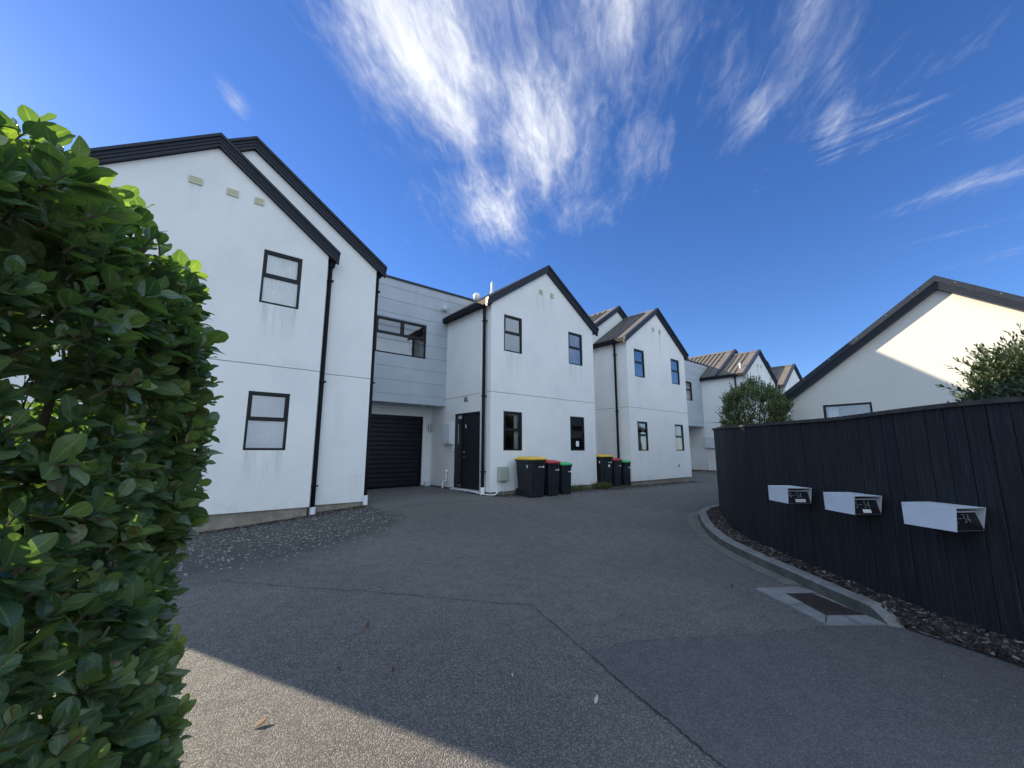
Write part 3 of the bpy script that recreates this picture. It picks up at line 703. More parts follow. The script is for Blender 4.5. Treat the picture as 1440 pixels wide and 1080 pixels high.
# front door in the side wall
def front_door(root, x, ya, yb, z0, z1, glass_w=.36, mark=True):
    t_ = .05; fr = MB()
    fr.box(x-.012, ya, z0, x+.06, ya+t_, z1); fr.box(x-.012, yb-t_, z0, x+.06, yb, z1); fr.box(x-.011, ya+t_, z1-t_, x+.06, yb-t_, z1); fr.box(x-.02, ya+t_, z0, x+.06, yb-t_, z0+.035)
    ys = yb-t_-glass_w; fr.box(x-.011, ys, z0+.035, x+.06, ys+t_, z1-t_)
    fo = fr.build('door_frame', 'frame', root)
    dr = MB().box(x+.012, ya+t_, z0+.036, x+.05, ys, z1-t_-.002).build('front_door', 'door', root, bevel=.003)
    hd = MB().tube([(x+.012, ys-.07, z0+1.0), (x-.045, ys-.07, z0+1.0), (x-.045, ys-.19, z0+1.0)], .011, 10).tube([(x+.012, ys-.07, z0+1.0), (x+.004, ys-.07, z0+1.0)], .028, 16).build('handle', 'steel', dr, smooth=True)
    MB().tube([(x+.012, ys-.07, z0+.87), (x-.004, ys-.07, z0+.87)], .028, 16).build('lock', 'steel', dr)
    if mark: MB().tube([(x+.012, ys-.14, z0+1.70), (x+.006, ys-.14, z0+1.70)], .022, 14).box(x+.006, ys-.16, z0+1.70, x+.011, ys-.12, z0+1.78).build('door_number', 'sticker', dr)
    MB().add([(x+.03, ys+t_, z0+.035), (x+.03, yb-t_, z0+.035), (x+.03, yb-t_, z1-t_), (x+.03, ys+t_, z1-t_)], [(0, 1, 2, 3)]).build('side_pane', 'glass', fo)
    MB().add([(x+.10, ys-.2, z0), (x+.10, yb+.1, z0), (x+.10, yb+.1, z1+.1), (x+.10, ys-.2, z1+.1)], [(0, 1, 2, 3)]).build('net_curtain', 'curtain', fo)
front_door(h2, 6.52, 9.17, 10.45, -1.05, 1.07)
MB().box(6.40, 9.1, -1.11, 6.52, 10.5, -1.075).build('doorstep', 'boxgrey', h2)
# raised letters over the door
lt = MB(); yy = 9.99; x = 6.508
lt.box(x, yy-.012, 1.40, 6.52, yy+.012, 1.53); lt.box(x, yy-.075, 1.40, 6.52, yy-.012, 1.424); lt.box(x, yy-.085, 1.40, 6.52, yy-.065, 1.53)
lt.box(x, yy-.135, 1.40, 6.52, yy-.113, 1.545); lt.box(x, yy-.20, 1.40, 6.52, yy-.135, 1.422)
lt.build('lettering', 'frame', h2)
# meter boxes and pipes
mbx = MB().box(6.40, 10.55, .19, 6.52, 10.98, .80); mbx.build('meter_cabinet', 'boxgrey', h2, bevel=.006)
MB().box(6.392, 10.57, .21, 6.40, 10.96, .78).box(6.385, 10.64, .23, 6.392, 10.67, .27, 1).build('cabinet_door', ['boxgrey', 'blackplate'], h2)
MB().tube([(6.47, 10.5, .02), (6.505, 10.5, .02)], .03, 12).tube([(6.47, 10.5, .10), (6.505, 10.5, .10)], .02, 12).build('outside_tap', 'white', h2)
MB().tube(smooth_poly([(6.44, 10.77, -.60), (6.44, 10.77, -.86), (6.43, 10.80, -.89), (6.40, 10.88, -.89), (6.40, 10.90, -.93), (6.40, 10.90, -1.15)], 4, False), .022, 12).tube([(6.44, 10.77, -.66), (6.44, 10.77, -.56)], .036, 14).build('vent_pipe', 'white', h2, smooth=True)
gm = MB().box(6.76, 8.62, -.80, 7.08, 8.72, -.42).build('meter_box', 'greygreen', h2, bevel=.012)
MB().box(6.775, 8.612, -.785, 7.065, 8.62, -.435).box(7.045, 8.605, -.63, 7.06, 8.612, -.59, 1).build('cabinet_door', ['greygreen', 'blackplate'], gm, bevel=.004)
MB().tube([(6.96, 8.69, -.80), (6.96, 8.69, -1.2)], .012, 8).tube(smooth_poly([(6.84, 8.69, -.80), (6.84, 8.68, -.95), (6.78, 8.67, -1.05), (6.66, 8.66, -1.12), (6.54, 8.64, -1.12)], 4, False), .011, 8).build('conduit', 'boxgrey', gm, smooth=True)
MB().tube(smooth_poly([(6.48, 10.40, -1.09), (6.38, 9.9, -1.07), (6.39, 9.4, -1.08), (6.36, 9.05, -1.10), (6.44, 8.72, -1.12), (6.6, 8.6, -1.12), (6.7, 8.66, -1.05)], 6, False), .012, 8).build('cord', 'white', h2, smooth=True)
MB().box(6.30, 11.78, -1.10, 6.48, 11.88, -.96).build('drain_box', 'boxgrey', h2)
# roof vents
MB().tube([(8.02, 10.7, 5.2), (8.02, 10.7, 5.68)], .045, 14).tube([(8.02, 10.7, 5.32), (8.02, 10.7, 5.36)], .07, 14).tube([(8.02, 10.7, 5.68), (8.02, 10.7, 5.74)], .03, 12).build('roof_vent', 'whitemetal', h2, smooth=False)
MB().tube([(7.25, 10.5, 4.8), (7.25, 10.5, 4.98), (7.25, 10.5, 5.04), (7.25, 10.5, 5.07)], [.09, .12, .10, .04], 18).build('roof_cowl', 'white', h2, smooth=True)

# ------------------------------------------------------------------ third townhouse
h3 = thing('townhouse', 'white stucco house with a ribbed roof and rain streaked gable, standing past the middle house', 'house', (14.9, 8.62, -1.2))
gable_volume(h3, 12.70, 16.97, 8.62, 11.6, 14.85, 5.54, 4.05, 4.05, [hole(13.17, 2.755), hole(15.825, 2.755), hole(13.17, 0), hole(15.84, 0)], 'stuccoC')
gable_volume(h3, 11.70, 16.98, 10.1, 18, 14.33, 5.92, 4.12, 4.12, [], 'stuccoC', gl=False, gr=False)
for x, z, k in ((13.17, 2.755, 'room'), (15.825, 2.755, 'room'), (13.17, 0, 'drape'), (15.84, 0, 'drape')): place_window(h3, x, 8.645, z, kind=k)
for x in (14.59, 15.09): vent(h3, x, 8.62, 4.84, .14, .14, False)
downpipe(h3, 12.62, 9.1, 4.02, -1.15, 'left', bow=.05)
MB().tube([(15.9, 8.60, -.62), (15.93, 8.615, -.60), (16.02, 8.615, -.56)], .02, 8).build('hose_tap', 'gutter', h3)

# ------------------------------------------------------------------ fourth townhouse
h4 = thing('townhouse', 'white house behind the round bush, with sunlit ribbed roof and grey clad link', 'house', (25.7, 8.62, -1.2))
gable_volume(h4, 23.5, 27.95, 8.62, 11.8, 25.74, 5.54, 4.05, 4.05, [hole(24.05, 2.76), hole(26.65, 2.76), hole(24.05, 0), hole(26.65, 0)], 'stuccoD')
gable_volume(h4, 22.9+.62, 28.9, 10.1, 22, 26.2, 5.92, 4.12, 4.12, [], 'stuccoD', gl=False, gr=False)
for x, z, k in ((24.05, 2.76, 'room'), (26.65, 2.76, 'room'), (24.05, 0, 'room'), (26.65, 0, 'room')): place_window(h4, x, 8.645, z, kind=k)
for x in (25.5, 25.98): vent(h4, x, 8.62, 4.84, .14, .14, False)
downpipe(h4, 23.42, 9.1, 4.02, -1.15, 'left', bow=.05)
WG2 = (20.75, 22.35, 2.75, 3.81)
clad_link(h4, 16.96, 23.51, 24.6, 11.0, 1.35, 5.02, WG2, depth=7)
place_window(h4, 20.75, 11.025, 2.75, 1.6, 1.06, 'wide', kind='drape')
gb = MB(); wall_front(gb, 16.96, 23.51, -1.07, lambda x: 1.38, [(20.6, 23.0, -1.2, 1.07)], 11.9, depth=.12); gb.build('garage_wall', 'stuccoD', h4)
garage_door(h4, 20.6, 23.0, -1.085, 1.07, 11.98)
MB().tube([(24.0, 9.0, 4.35), (24.0, 9.0, 4.82)], .05, 12).tube([(24.0, 9.0, 4.44), (24.0, 9.0, 4.50)], .10, 12).build('roof_vent', 'white', h4)
MB().box(23.38, 10.40, .16, 23.5, 10.98, .80).build('meter_cabinet', 'boxgrey', h4, bevel=.006)
MB().tube([(23.42, 10.85, -.62), (23.42, 10.85, -1.1)], .03, 12).tube([(23.42, 10.85, -.70), (23.42, 10.85, -.58)], .05, 12).build('vent_pipe', 'white', h4)
MB().box(23.22, 11.83, .62, 23.30, 11.9, .84).build('wall_light', 'steel', h4)

# ------------------------------------------------------------------ fifth townhouse
h5 = thing('townhouse', 'farthest white house, just its dark roof showing left of the cream house', 'house', (31.9, 8.62, -1.2))
gable_volume(h5, 29.7, 34.0, 8.62, 11.6, 31.85, 5.54, 4.05, 4.05, [], 'stuccoD')
gable_volume(h5, 28.95, 34.0, 10.1, 20, 31.4, 5.92, 4.12, 4.12, [], 'stuccoD', gl=False, gr=False)
downpipe(h5, 29.60, 8.9, 4.02, -1.15, 'left', bow=.05)

# ------------------------------------------------------------------ low cream house on the right
XH = 11.75
h6 = thing('house', 'low single storey cream house behind the black fence, its gable half in sun', 'house', (XH, .56, -1.4))
ax, az_, hw, er = 0.539, 3.371, 2.812, 1.295
b = MB(); topf = lambda y: az_-(az_-er)/hw*abs(y-ax)
WX = (1.800, 2.680, .0, 1.060)
wall_front(b, ax-hw, ax+hw, -1.6, topf, [WX], XH, depth=.07, axis_='y', xb=(ax,))
for yy in (ax-hw, ax+hw): b.add([(XH, yy, -1.6), (XH+10, yy, -1.6), (XH+10, yy, er), (XH, yy, er)], [(0, 1, 2, 3)])
b.add([(XH+10, ax-hw, -1.6), (XH+10, ax+hw, -1.6), (XH+10, ax+hw, er), (XH+10, ax, az_), (XH+10, ax-hw, er)], [(0, 1, 2, 3, 4)])
b.build('wall', 'render', h6)
sl6 = (az_-er)/hw
r = MB()
for sgn in (1, -1):
    ya = ax+sgn*(hw+.42); zz = er-.42*sl6+.13
    r.prism([(XH-.05, ya, zz), (XH-.05, ax, az_+.13), (XH-.05, ax, az_+.08), (XH-.05, ya, zz-.05)], (10.1, 0, 0))
    x = XH+.5
    while x < XH+10:
        r.prism([(x-.02, ya, zz), (x+.02, ya, zz), (x+.014, ya, zz+.04), (x-.014, ya, zz+.04)], (0, ax-ya, az_+.13-zz)); x += .45
    # broad verge flashing
    r.prism([(XH-.16, ya, zz+.015), (XH-.16, ax, az_+.145), (XH-.16, ax, az_+.13), (XH-.16, ya, zz)], (.42, 0, 0))
r.build('roof', 'roof', h6)
f = MB(); barge(f, [(ax+hw+.44, er+.15-.44*sl6), (ax, az_+.15), (ax-hw-.44, er+.15-.44*sl6)], XH-.001, .27, .135, axis_='x', sgn=-1, cap=.13)
f.build('fascia', 'fascia_far' if 'fascia_far' in M else 'fascia', h6)
sc = MB()
for k in range(12):
    t_ = (k+.5)/12; y = ax+(hw+.4)*(1-2*t_); z = topf(y)+.15-.03 if abs(y-ax) < hw else er+.12-(abs(y-ax)-hw)*sl6
    sc.box(XH-.171, y-.007, z-.024, XH-.165, y+.007, z-.010)
sc.build('rivets', 'steel', h6)
gt = MB(); gt.box(XH-.02, ax+hw+.30, er-.20, XH+10, ax+hw+.44, er-.08); gt.box(XH, ax+hw+.001, er-.20, XH+.5, ax+hw+.03, er+.1)
gt.build('gutter', 'gutter', h6)
MB().tube([(XH+.12, ax+hw+.36, er-.2), (XH+.12, ax+hw+.3, er-.3), (XH+.12, ax+hw+.06, er-.42), (XH+.12, ax+hw+.06, -1.4)], .035, 12).build('downpipe', 'white', h6, smooth=True)
fo = place_window(h6, XH+.02, 2.68, .0, .88, 1.06, 'single', kind='none', axis_='y')
cw = MB(); n = 12; v = []
for i in range(n+1): v += [(.06+.2*i/n, .12+.012*math.sin(i*2.2), 0), (.06+.2*i/n, .12+.012*math.sin(i*2.2), 1.1)]
cw.add(v, [(2*i, 2*i+2, 2*i+3, 2*i+1) for i in range(n)]).build('curtain', 'curtain', fo, local=True)

# ------------------------------------------------------------------ fence
FP = [(4.3, -1.35), (4.75, -.45), (5.04, .11), (5.37, .62), (5.82, 1.15), (6.35, 1.78), (6.85, 2.36), (7.45, 2.98), (8.1, 3.46), (8.68, 3.78), (9.39, 4.20)]
fs = smooth_poly(FP[:-1], 8, False)+[FP[-1]]
def walk(P, step, start=0.):
    out = []; P = [Vector(p) for p in P]; d = start; acc = 0.
    for a, b in zip(P[:-1], P[1:]):
        L = (b-a).length
        while d <= acc+L: out.append(a+(b-a)*((d-acc)/L)); d += step
        acc += L
    return out
def bed(x, y): return g(x, y)+.10
fence = thing('fence', 'tall black timber board fence curving along the driveway behind the letterboxes', 'fence', (6.85, 2.36, bed(6.85, 2.36)))
st = walk(fs, .146); fb = MB(); r_ = random.Random(4)
def board(mb, p, q, zb, zt, j):
    d = (q-p).normalized(); n_ = Vector((d.y, -d.x)); a = p+d*.003; c = q-d*.003; o = n_*0
    j_ = n_*j
    A, B = a+j_, c+j_; A2, B2 = A+n_*.022, B+n_*.022; e = d*.004; ch = n_*.004
    P = [A+ch, A+e, B-e, B+ch, B2, A2]
    v = [(w.x, w.y, zb) for w in P]+[(w.x, w.y, zt) for w in P]
    mb.add(v, [(0, 5, 4, 3, 2, 1), (6, 7, 8, 9, 10, 11)]+[(i, (i+1) % 6, (i+1) % 6+6, i+6) for i in range(6)])
for p, q in zip(st[:-1], st[1:]):
    m_ = (p+q)/2; zb = bed(m_.x, m_.y)-.04; board(fb, p, q, zb, bed(m_.x, m_.y)+1.775, r_.uniform(-.003, .003))
# return behind the corner
ret = walk([(9.39, 4.20), (12.0, 4.5), (17.5, 4.6)], .146)
for p, q in zip(ret[:-1], ret[1:]):
    m_ = (p+q)/2; board(fb, p, q, bed(m_.x, m_.y)-.1, bed(m_.x, m_.y)+1.775, r_.uniform(-.003, .003))
fb.build('boards', 'fence', fence)
cp = MB(); allp = [Vector(p) for p in fs[::2]+[fs[-1]]]
full = allp+[Vector((12.0, 4.5)), Vector((17.5, 4.6))]
v = []; f = []
for i, p in enumerate(full):
    a = full[max(0, i-1)]; c = full[min(len(full)-1, i+1)]; d = (c-a).normalized(); n_ = Vector((d.y, -d.x)); zt = bed(p.x, p.y)+1.775
    for (o, z) in ((-.028, 0), (-.028, .038), (.05, .038), (.05, 0)): v.append((p.x+n_.x*o, p.y+n_.y*o, zt+z))
for i in range(len(full)-1):
    for k in range(4): f.append((4*i+k, 4*i+(k+1) % 4, 4*(i+1)+(k+1) % 4, 4*(i+1)+k))
f += [(0, 1, 2, 3), tuple(4*(len(full)-1)+k for k in (3, 2, 1, 0))]
cp.add(v, f).build('cap_rail', 'fencecap', fence)
rl = MB()
for zo in (.35, .95, 1.55):
    for a, c in zip(allp[:-1], allp[1:]):
        d = (c-a).normalized(); n_ = Vector((d.y, -d.x))*.026; n2 = n_*2.6; za, zc = bed(a.x, a.y)+zo, bed(c.x, c.y)+zo
        rl.add([(a.x+n_.x, a.y+n_.y, za), (c.x+n_.x, c.y+n_.y, zc), (c.x+n2.x, c.y+n2.y, zc), (a.x+n2.x, a.y+n2.y, za),
                (a.x+n_.x, a.y+n_.y, za+.09), (c.x+n_.x, c.y+n_.y, zc+.09), (c.x+n2.x, c.y+n2.y, zc+.09), (a.x+n2.x, a.y+n2.y, za+.09)],
               [(0, 1, 2, 3), (4, 7, 6, 5), (0, 4, 5, 1), (2, 6, 7, 3)])
rl.build('rails', 'fence', fence)

# ------------------------------------------------------------------ kerb, gutter, bed, sump
KO = [(10.6, 4.62), (9.9, 4.62), (9.35, 4.58), (8.956, 4.46), (8.592, 4.26), (7.772, 3.772), (6.989, 3.171), (6.558, 2.718), (6.25, 2.35), (5.999, 2.02), (5.80, 1.76), (5.576, 1.50), (5.35, 1.235), (5.16, 1.02), (5.00, .86)]
KI = [(10.6, 4.50), (9.9, 4.49), (9.4, 4.44), (9.03, 4.32), (8.68, 4.13), (7.86, 3.65), (7.08, 3.05), (6.65, 2.61), (6.34, 2.25), (6.09, 1.93), (5.89, 1.67), (5.665, 1.41), (5.44, 1.15), (5.24, .93), (5.04, .76)]
ko = smooth_poly(KO, 6, False); ki = smooth_poly(KI, 6, False)
kb = MB(); v = []; f = []; n = len(ko)
for i, (o, q) in enumerate(zip(ko, ki)):
    h = .12*min(1, (n-1-i)/6+.08); d = (Vector(q)-Vector(o))
    pts = [(o[0]-d.x*.12, o[1]-d.y*.12, -.12), (o[0]-d.x*.10, o[1]-d.y*.10, 0), (o[0]+d.x*.02, o[1]+d.y*.02, h*.82), (o[0]+d.x*.12, o[1]+d.y*.12, h), (q[0], q[1], h), (q[0], q[1], -.12)]
    for x, y, z in pts: v.append((x, y, g(x, y)+z))
for i in range(n-1):
    for k in range(5): f.append((6*i+k, 6*(i+1)+k, 6*(i+1)+k+1, 6*i+k+1))
f += [tuple(range(6)), tuple(range(6*(n-1), 6*n))[::-1]]
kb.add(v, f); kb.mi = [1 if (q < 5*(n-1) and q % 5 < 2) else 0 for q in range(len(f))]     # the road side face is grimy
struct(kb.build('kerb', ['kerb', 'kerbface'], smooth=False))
# gutter channel
GO = [(10.6, 4.78), (9.9, 4.80), (9.3, 4.78), (8.80, 4.64), (8.35, 4.37), (7.62, 3.92), (6.84, 3.30), (6.40, 2.84), (6.08, 2.46), (5.80, 2.10), (5.63, 1.82)]
gi = smooth_poly(GO, 6, False); v = []; f = []
for i, o in enumerate(gi):
    t_ = i/(len(gi)-1)*(len(ko)-1)*.735; k = int(t_); u = t_-k; q = (ko[k][0]*(1-u)+ko[k+1][0]*u, ko[k][1]*(1-u)+ko[k+1][1]*u)
    w_ = jag([o], .015, i)[0]
    v += [(w_[0], w_[1], g(*w_)+.004), (q[0], q[1], g(*q)+.006)]
for i in range(len(gi)-1): f.append((2*i, 2*i+1, 2*i+3, 2*i+2))
struct(MB().add(v, f).build('gutter_channel', 'gutterc', smooth=True))
# planting bed between kerb and fence, and the verge beyond the kerb's end
bedp = ki[::3]+[(5.05, .70), (4.93, .50), (4.83, .22), (4.62, -.2), (4.2, -1.1), (4.1, -1.45)]
bk = [(p.x, p.y) for p in walk(fs, .25)]
v = []; f = []
N = 60; 
def resample(P, n_):
    P = [Vector(p) for p in P]; L = [0]
    for a, c in zip(P[:-1], P[1:]): L.append(L[-1]+(c-a).length)
    out = []
    for k in range(n_):
        s_ = L[-1]*k/(n_-1); i = max(0, min(len(P)-2, int(np.searchsorted(L, s_, 'right'))-1)); out.append(P[i]+(P[i+1]-P[i])*((s_-L[i])/(L[i+1]-L[i]+1e-9)))
    return out
near = resample(bedp, N)
# nearest fence point for each
fpts = [Vector(p) for p in resample([(x, y) for x, y in fs]+[(12, 4.5)], 400)]
def fnear(p): return min(fpts, key=lambda q: (q-p).length)
rows = []
def edge_h(i): return float(np.interp(i, [37, 44], [.075, .008]))
for p in near:
    q = fnear(p); n_ = (q-p); q2 = q+n_.normalized()*.06
    rows.append((p, q2))
for i, (p, q) in enumerate(rows):
    edge = edge_h(i)
    v.append((p.x, p.y, g(p.x, p.y)-.06))
    for k in range(4):
        w_ = p+(q-p)*(k/3); v.append((w_.x, w_.y, g(w_.x, w_.y)+edge+(.105-edge)*(k/3)))
for i in range(N-1):
    for k in range(4): f.append((5*i+k, 5*(i+1)+k, 5*(i+1)+k+1, 5*i+k+1))
struct(MB().add(v, f).build('planting_bed', 'soil', smooth=True))
ribbon('bed_edging', [(5.02, .73), (4.93, .50), (4.83, .22), (4.62, -.2), (4.2, -1.1)], .018, 'kerb', .02, 8, 8, .004)

# chips and stones in the bed
def chips():
    V = []; Fc = []; r_ = random.Random(21)
    for _ in range(7600):
        i = r_.randrange(N-2) if _ < 5600 else r_.randrange(40, N-2); u = r_.random(); k = r_.random() if _ < 5600 else r_.random()*.55
        p = rows[i][0].lerp(rows[i+1][0], u); q = rows[i][1].lerp(rows[i+1][1], u); w_ = p.lerp(q, max(-.06, k*.98 if r_.random() > .04 else -r_.random()*.15))
        edge = edge_h(i+u); kk = max(0, k)
        z = g(w_.x, w_.y)+edge+(.105-edge)*kk+r_.uniform(.0, .018)
        L = r_.uniform(.010, .034); B_ = L*r_.uniform(.3, .7); T = r_.uniform(.003, .010)
        if i >= 44 and r_.random() < .35: L, B_, T = r_.uniform(.015, .03), r_.uniform(.012, .022), r_.uniform(.006, .012)
        rot = Matrix.Rotation(r_.uniform(0, 6.28), 3, 'Z')@Matrix.Rotation(r_.uniform(-.5, .5), 3, 'X')@Matrix.Rotation(r_.uniform(-.4, .4), 3, 'Y')
        o = len(V)
        for a, c in ((-1, -.6), (-.3, -1), (.9, -.7), (1, .4), (.2, 1), (-.9, .7)):
            j1, j2 = r_.uniform(.75, 1.1), r_.uniform(.75, 1.1)
            q_ = rot@Vector((a*L*j1, c*B_*j2, -T*.5)); V.append((w_.x+q_.x, w_.y+q_.y, z+q_.z))
        for a, c in ((-1, -.6), (-.3, -1), (.9, -.7), (1, .4), (.2, 1), (-.9, .7)):
            q_ = rot@Vector((a*L*.75, c*B_*.75, T)); V.append((w_.x+q_.x, w_.y+q_.y, z+q_.z))
        Fc.append(tuple(o+6+k_ for k_ in range(6))); Fc += [(o+k_, o+(k_+1) % 6, o+(k_+1) % 6+6, o+k_+6) for k_ in range(6)]
    m_ = MB().add(V, Fc).build('bark_mulch', 'chip'); tagd(m_, 'bark chips and small stones along the foot of the black fence', 'mulch'); m_['kind'] = 'stuff'; m_.location = (0, 0, 0)
chips()

# storm drain
sd = thing('storm_drain', 'rusty iron drain grate set in a pale concrete surround by the kerb end', 'drain', (5.05, 1.35, g(5.05, 1.35)))
def dz_(x, y, o): return (x, y, g(x, y)+o)
Lf, Bt, Rt, Tp = (5.15, 1.99), (4.60, 1.20), (5.02, .86), (5.62, 1.72)
G1, G2, G3, G4 = (5.235, 1.715), (4.845, 1.27), (5.145, 1.04), (5.56, 1.50)
def quad_ring(mb, O, I, top, th=.05):
    n_ = len(O)
    for i in range(n_):
        j = (i+1) % n_; q = [O[i], O[j], I[j], I[i]]
        v = [dz_(*p, top) for p in q]+[dz_(*p, top-th) for p in q]
        mb.add(v, [(0, 1, 2, 3), (0, 4, 5, 1), (2, 6, 7, 3)])
s1 = MB(); quad_ring(s1, [Lf, Bt, Rt, Tp], [G1, G2, G3, G4], .012); s1.build('concrete_surround', 'sump', sd)
MB().add([dz_(*p, .0085) for p in (G1, G2, G3, G4)], [(0, 1, 2, 3)]).build('pit_shade_sheet', 'pit_shade_sheet', sd)  # flat black sheet, its colour stands in for the shade below the grate
jn = MB()
for a, c in (((4.62, 1.22), (4.845, 1.27)), ((4.86, 1.59), (5.03, 1.48)), ((4.83, 1.02), (4.96, 1.17))):
    d = Vector((c[0]-a[0], c[1]-a[1])).normalized(); n_ = Vector((-d.y, d.x))*.004
    jn.add([dz_(a[0]-n_.x, a[1]-n_.y, .0145), dz_(c[0]-n_.x, c[1]-n_.y, .0145), dz_(c[0]+n_.x, c[1]+n_.y, .0145), dz_(a[0]+n_.x, a[1]+n_.y, .0145)], [(0, 1, 2, 3)])
jn.build('joint', 'crack', sd)
gr = MB(); g1, g2, g3, g4 = (Vector(p) for p in (G1, G2, G3, G4))
def gpt(u, w_): return (g1.lerp(g4, u)).lerp(g2.lerp(g3, u), w_)   # u across, w along
nb = 10
for k in range(nb):
    u0 = (k+.15)/nb; prev = None; pts = []
    for s_ in range(17):
        w_ = s_/16; uu = u0+.055*math.sin(w_*math.pi*2)
        p = gpt(min(max(uu, 0.01), .99), w_); pts.append(p)
    v = []; f = []; hw_ = .0085
    for i, p in enumerate(pts):
        a = pts[max(0, i-1)]; c = pts[min(16, i+1)]; d = (c-a).normalized(); n_ = Vector((-d.y, d.x))*hw_
        for x, y, z in ((p.x-n_.x, p.y-n_.y, .009), (p.x-n_.x*.8, p.y-n_.y*.8, .0135), (p.x+n_.x*.8, p.y+n_.y*.8, .0135), (p.x+n_.x, p.y+n_.y, .009)): v.append(dz_(x, y, z))
    for i in range(16):
        for q in range(3): f.append((4*i+q, 4*(i+1)+q, 4*(i+1)+q+1, 4*i+q+1))
    gr.add(v, f)
fr_o = [g1, g2, g3, g4]; cen = sum(fr_o, Vector((0, 0)))/4
quad_ring(gr, [tuple(p) for p in fr_o], [tuple(cen+(p-cen)*.95) for p in fr_o], .0145, .006)
gr.build('grate', 'rust', sd)

# ------------------------------------------------------------------ letterboxes
STROKES = {'3': [[(0, 1), (.6, 1), (.25, .58), (.5, .52), (.6, .3), (.45, .05), (0, 0)]], '4': [[(.45, 0), (.45, 1), (0, .3), (.62, .3)]],
           '2': [[(0, .8), (.15, .97), (.4, 1), (.58, .85), (.55, .6), (0, 0), (.62, 0)]], '-': [[(0, .5), (.9, .5)]]}
def letterbox(first, sticker, label, outer_left, ldir):
    """local x = along the fence (towards the viewer), y = into the fence, z up; origin under the outer left top corner"""
    L, D_, H = .385, .285, .185
    rz = math.atan2(ldir[1], ldir[0])
    ztop = -.445
    root = thing('letterbox', label, 'letterbox', (outer_left[0], outer_left[1], ztop-H), rz, 'letterboxes on the black fence')
    t_ = .004
    b = MB()
    # outer panel, top, fence side panel (its end edge cut back at the bottom)
    b.prism([(0, 0, 0), (L, 0, 0), (L+.02, 0, H), (0, 0, H)], (0, t_, 0))
    b.prism([(0, D_, .02), (L-.02, D_, 0), (L+.02, D_, H), (0, D_, H)], (0, -t_, 0))
    b.prism([(0, t_, H-t_), (L+.02, t_, H-t_), (L+.02, t_, H), (0, t_, H)], (0, D_-2*t_, 0))
    b.prism([(0, t_, .0), (L-.03, t_, .0), (L-.03, t_, t_), (0, t_, t_)], (0, D_-2*t_, 0))
    b.prism([(0, t_, t_), (t_, t_, t_), (t_, t_, H-t_), (0, t_, H-t_)], (0, D_-2*t_, 0))
    b.build('body', 'whitemetal', root, local=True)
    # inner black door: leans in at the top, under a pale inner lip
    xt, xb = L-.055, L-.012; zt, zb = H-.045, .006
    MB().add([(xb, t_+.001, zb), (xb, D_-t_-.001, zb), (xt, D_-t_-.001, zt), (xt, t_+.001, zt)], [(0, 1, 2, 3)]).build('door', 'blackplate', root, local=True)
    MB().prism([(xt-.05, t_+.001, zt), (xt+.006, t_+.001, zt), (xt+.006, t_+.001, zt+.010), (xt-.05, t_+.001, zt+.010)], (0, D_-2*t_-.002, 0)).build('flap', 'whitemetal', root, local=True)
    for (sx, sz) in ((.02, H-.022), (.02, .022)):
        MB().tube([(sx, -.0025, sz), (sx, .001, sz)], .0045, 10).build('screw', 'steel', root, local=True)
    MB().box(0, -.0012, H-.0045, L+.018, .0, H-.002).build('seam', 'boxgrey', root, local=True)
    # number strokes on the door
    nm = MB(); up_ = Vector((xt-xb, 0, zt-zb)).normalized(); out = Vector((up_.z, 0, -up_.x)); rt_ = Vector((0, 1, 0)); o = Vector((xb, 0, zb))
    s_ = .062; y = .048; z0 = .062
    for ch in first+'-34':
        for line in STROKES[ch]:
            P = [o+rt_*(y+a*s_*.62)+up_*(z0+c*s_)+out*.0015 for a, c in line]
            for a, c in zip(P[:-1], P[1:]):
                d = (c-a).normalized(); n_ = d.cross(out)*.0022; h_ = out*.0015; a2, c2 = a-d*.0018, c+d*.0018
                nm.add([a2-n_, c2-n_, c2+n_, a2+n_, a2-n_+h_, c2-n_+h_, c2+n_+h_, a2+n_+h_], [(4, 5, 6, 7), (0, 1, 5, 4), (2, 3, 7, 6), (1, 2, 6, 5), (3, 0, 4, 7)])
        y += s_*(.62 if ch != '-' else .74)
    nm.build('number', 'digit', root, local=True)
    if sticker:
        w_ = .12 if sticker == 'text' else .085; y0 = .105
        P = [o+rt_*a+up_*c+out*.001 for a, c in ((y0, .012), (y0+w_, .012), (y0+w_, .046), (y0, .046))]
        so = MB().add(P, [(0, 1, 2, 3)]).build('sticker', 'sticker', root, local=True)
        if sticker == 'text':
            tb = MB(); r_ = random.Random(3); yy = y0+.006
            while yy < y0+w_-.008:
                w2 = r_.uniform(.004, .008); P = [o+rt_*a+up_*c+out*.0017 for a, c in ((yy, .022), (yy+w2*.7, .022), (yy+w2*.7, .036), (yy, .036))]; tb.add(P, [(0, 1, 2, 3)]); yy += w2
            tb.build('print', 'text', so, local=True)
    return root
letterbox('4', 'text', 'white letterbox 4-34 with a printed sticker, farthest along the black fence', (6.10, 2.08), (-.66, -.75))
letterbox('3', 'blank', 'white letterbox 3-34 with a blank sticker, between the other two letterboxes', (5.59, 1.365), (-.63, -.776))
letterbox('2', None, 'white letterbox 2-34 without a sticker, nearest on the black fence', (5.045, .668), (-.53, -.85))

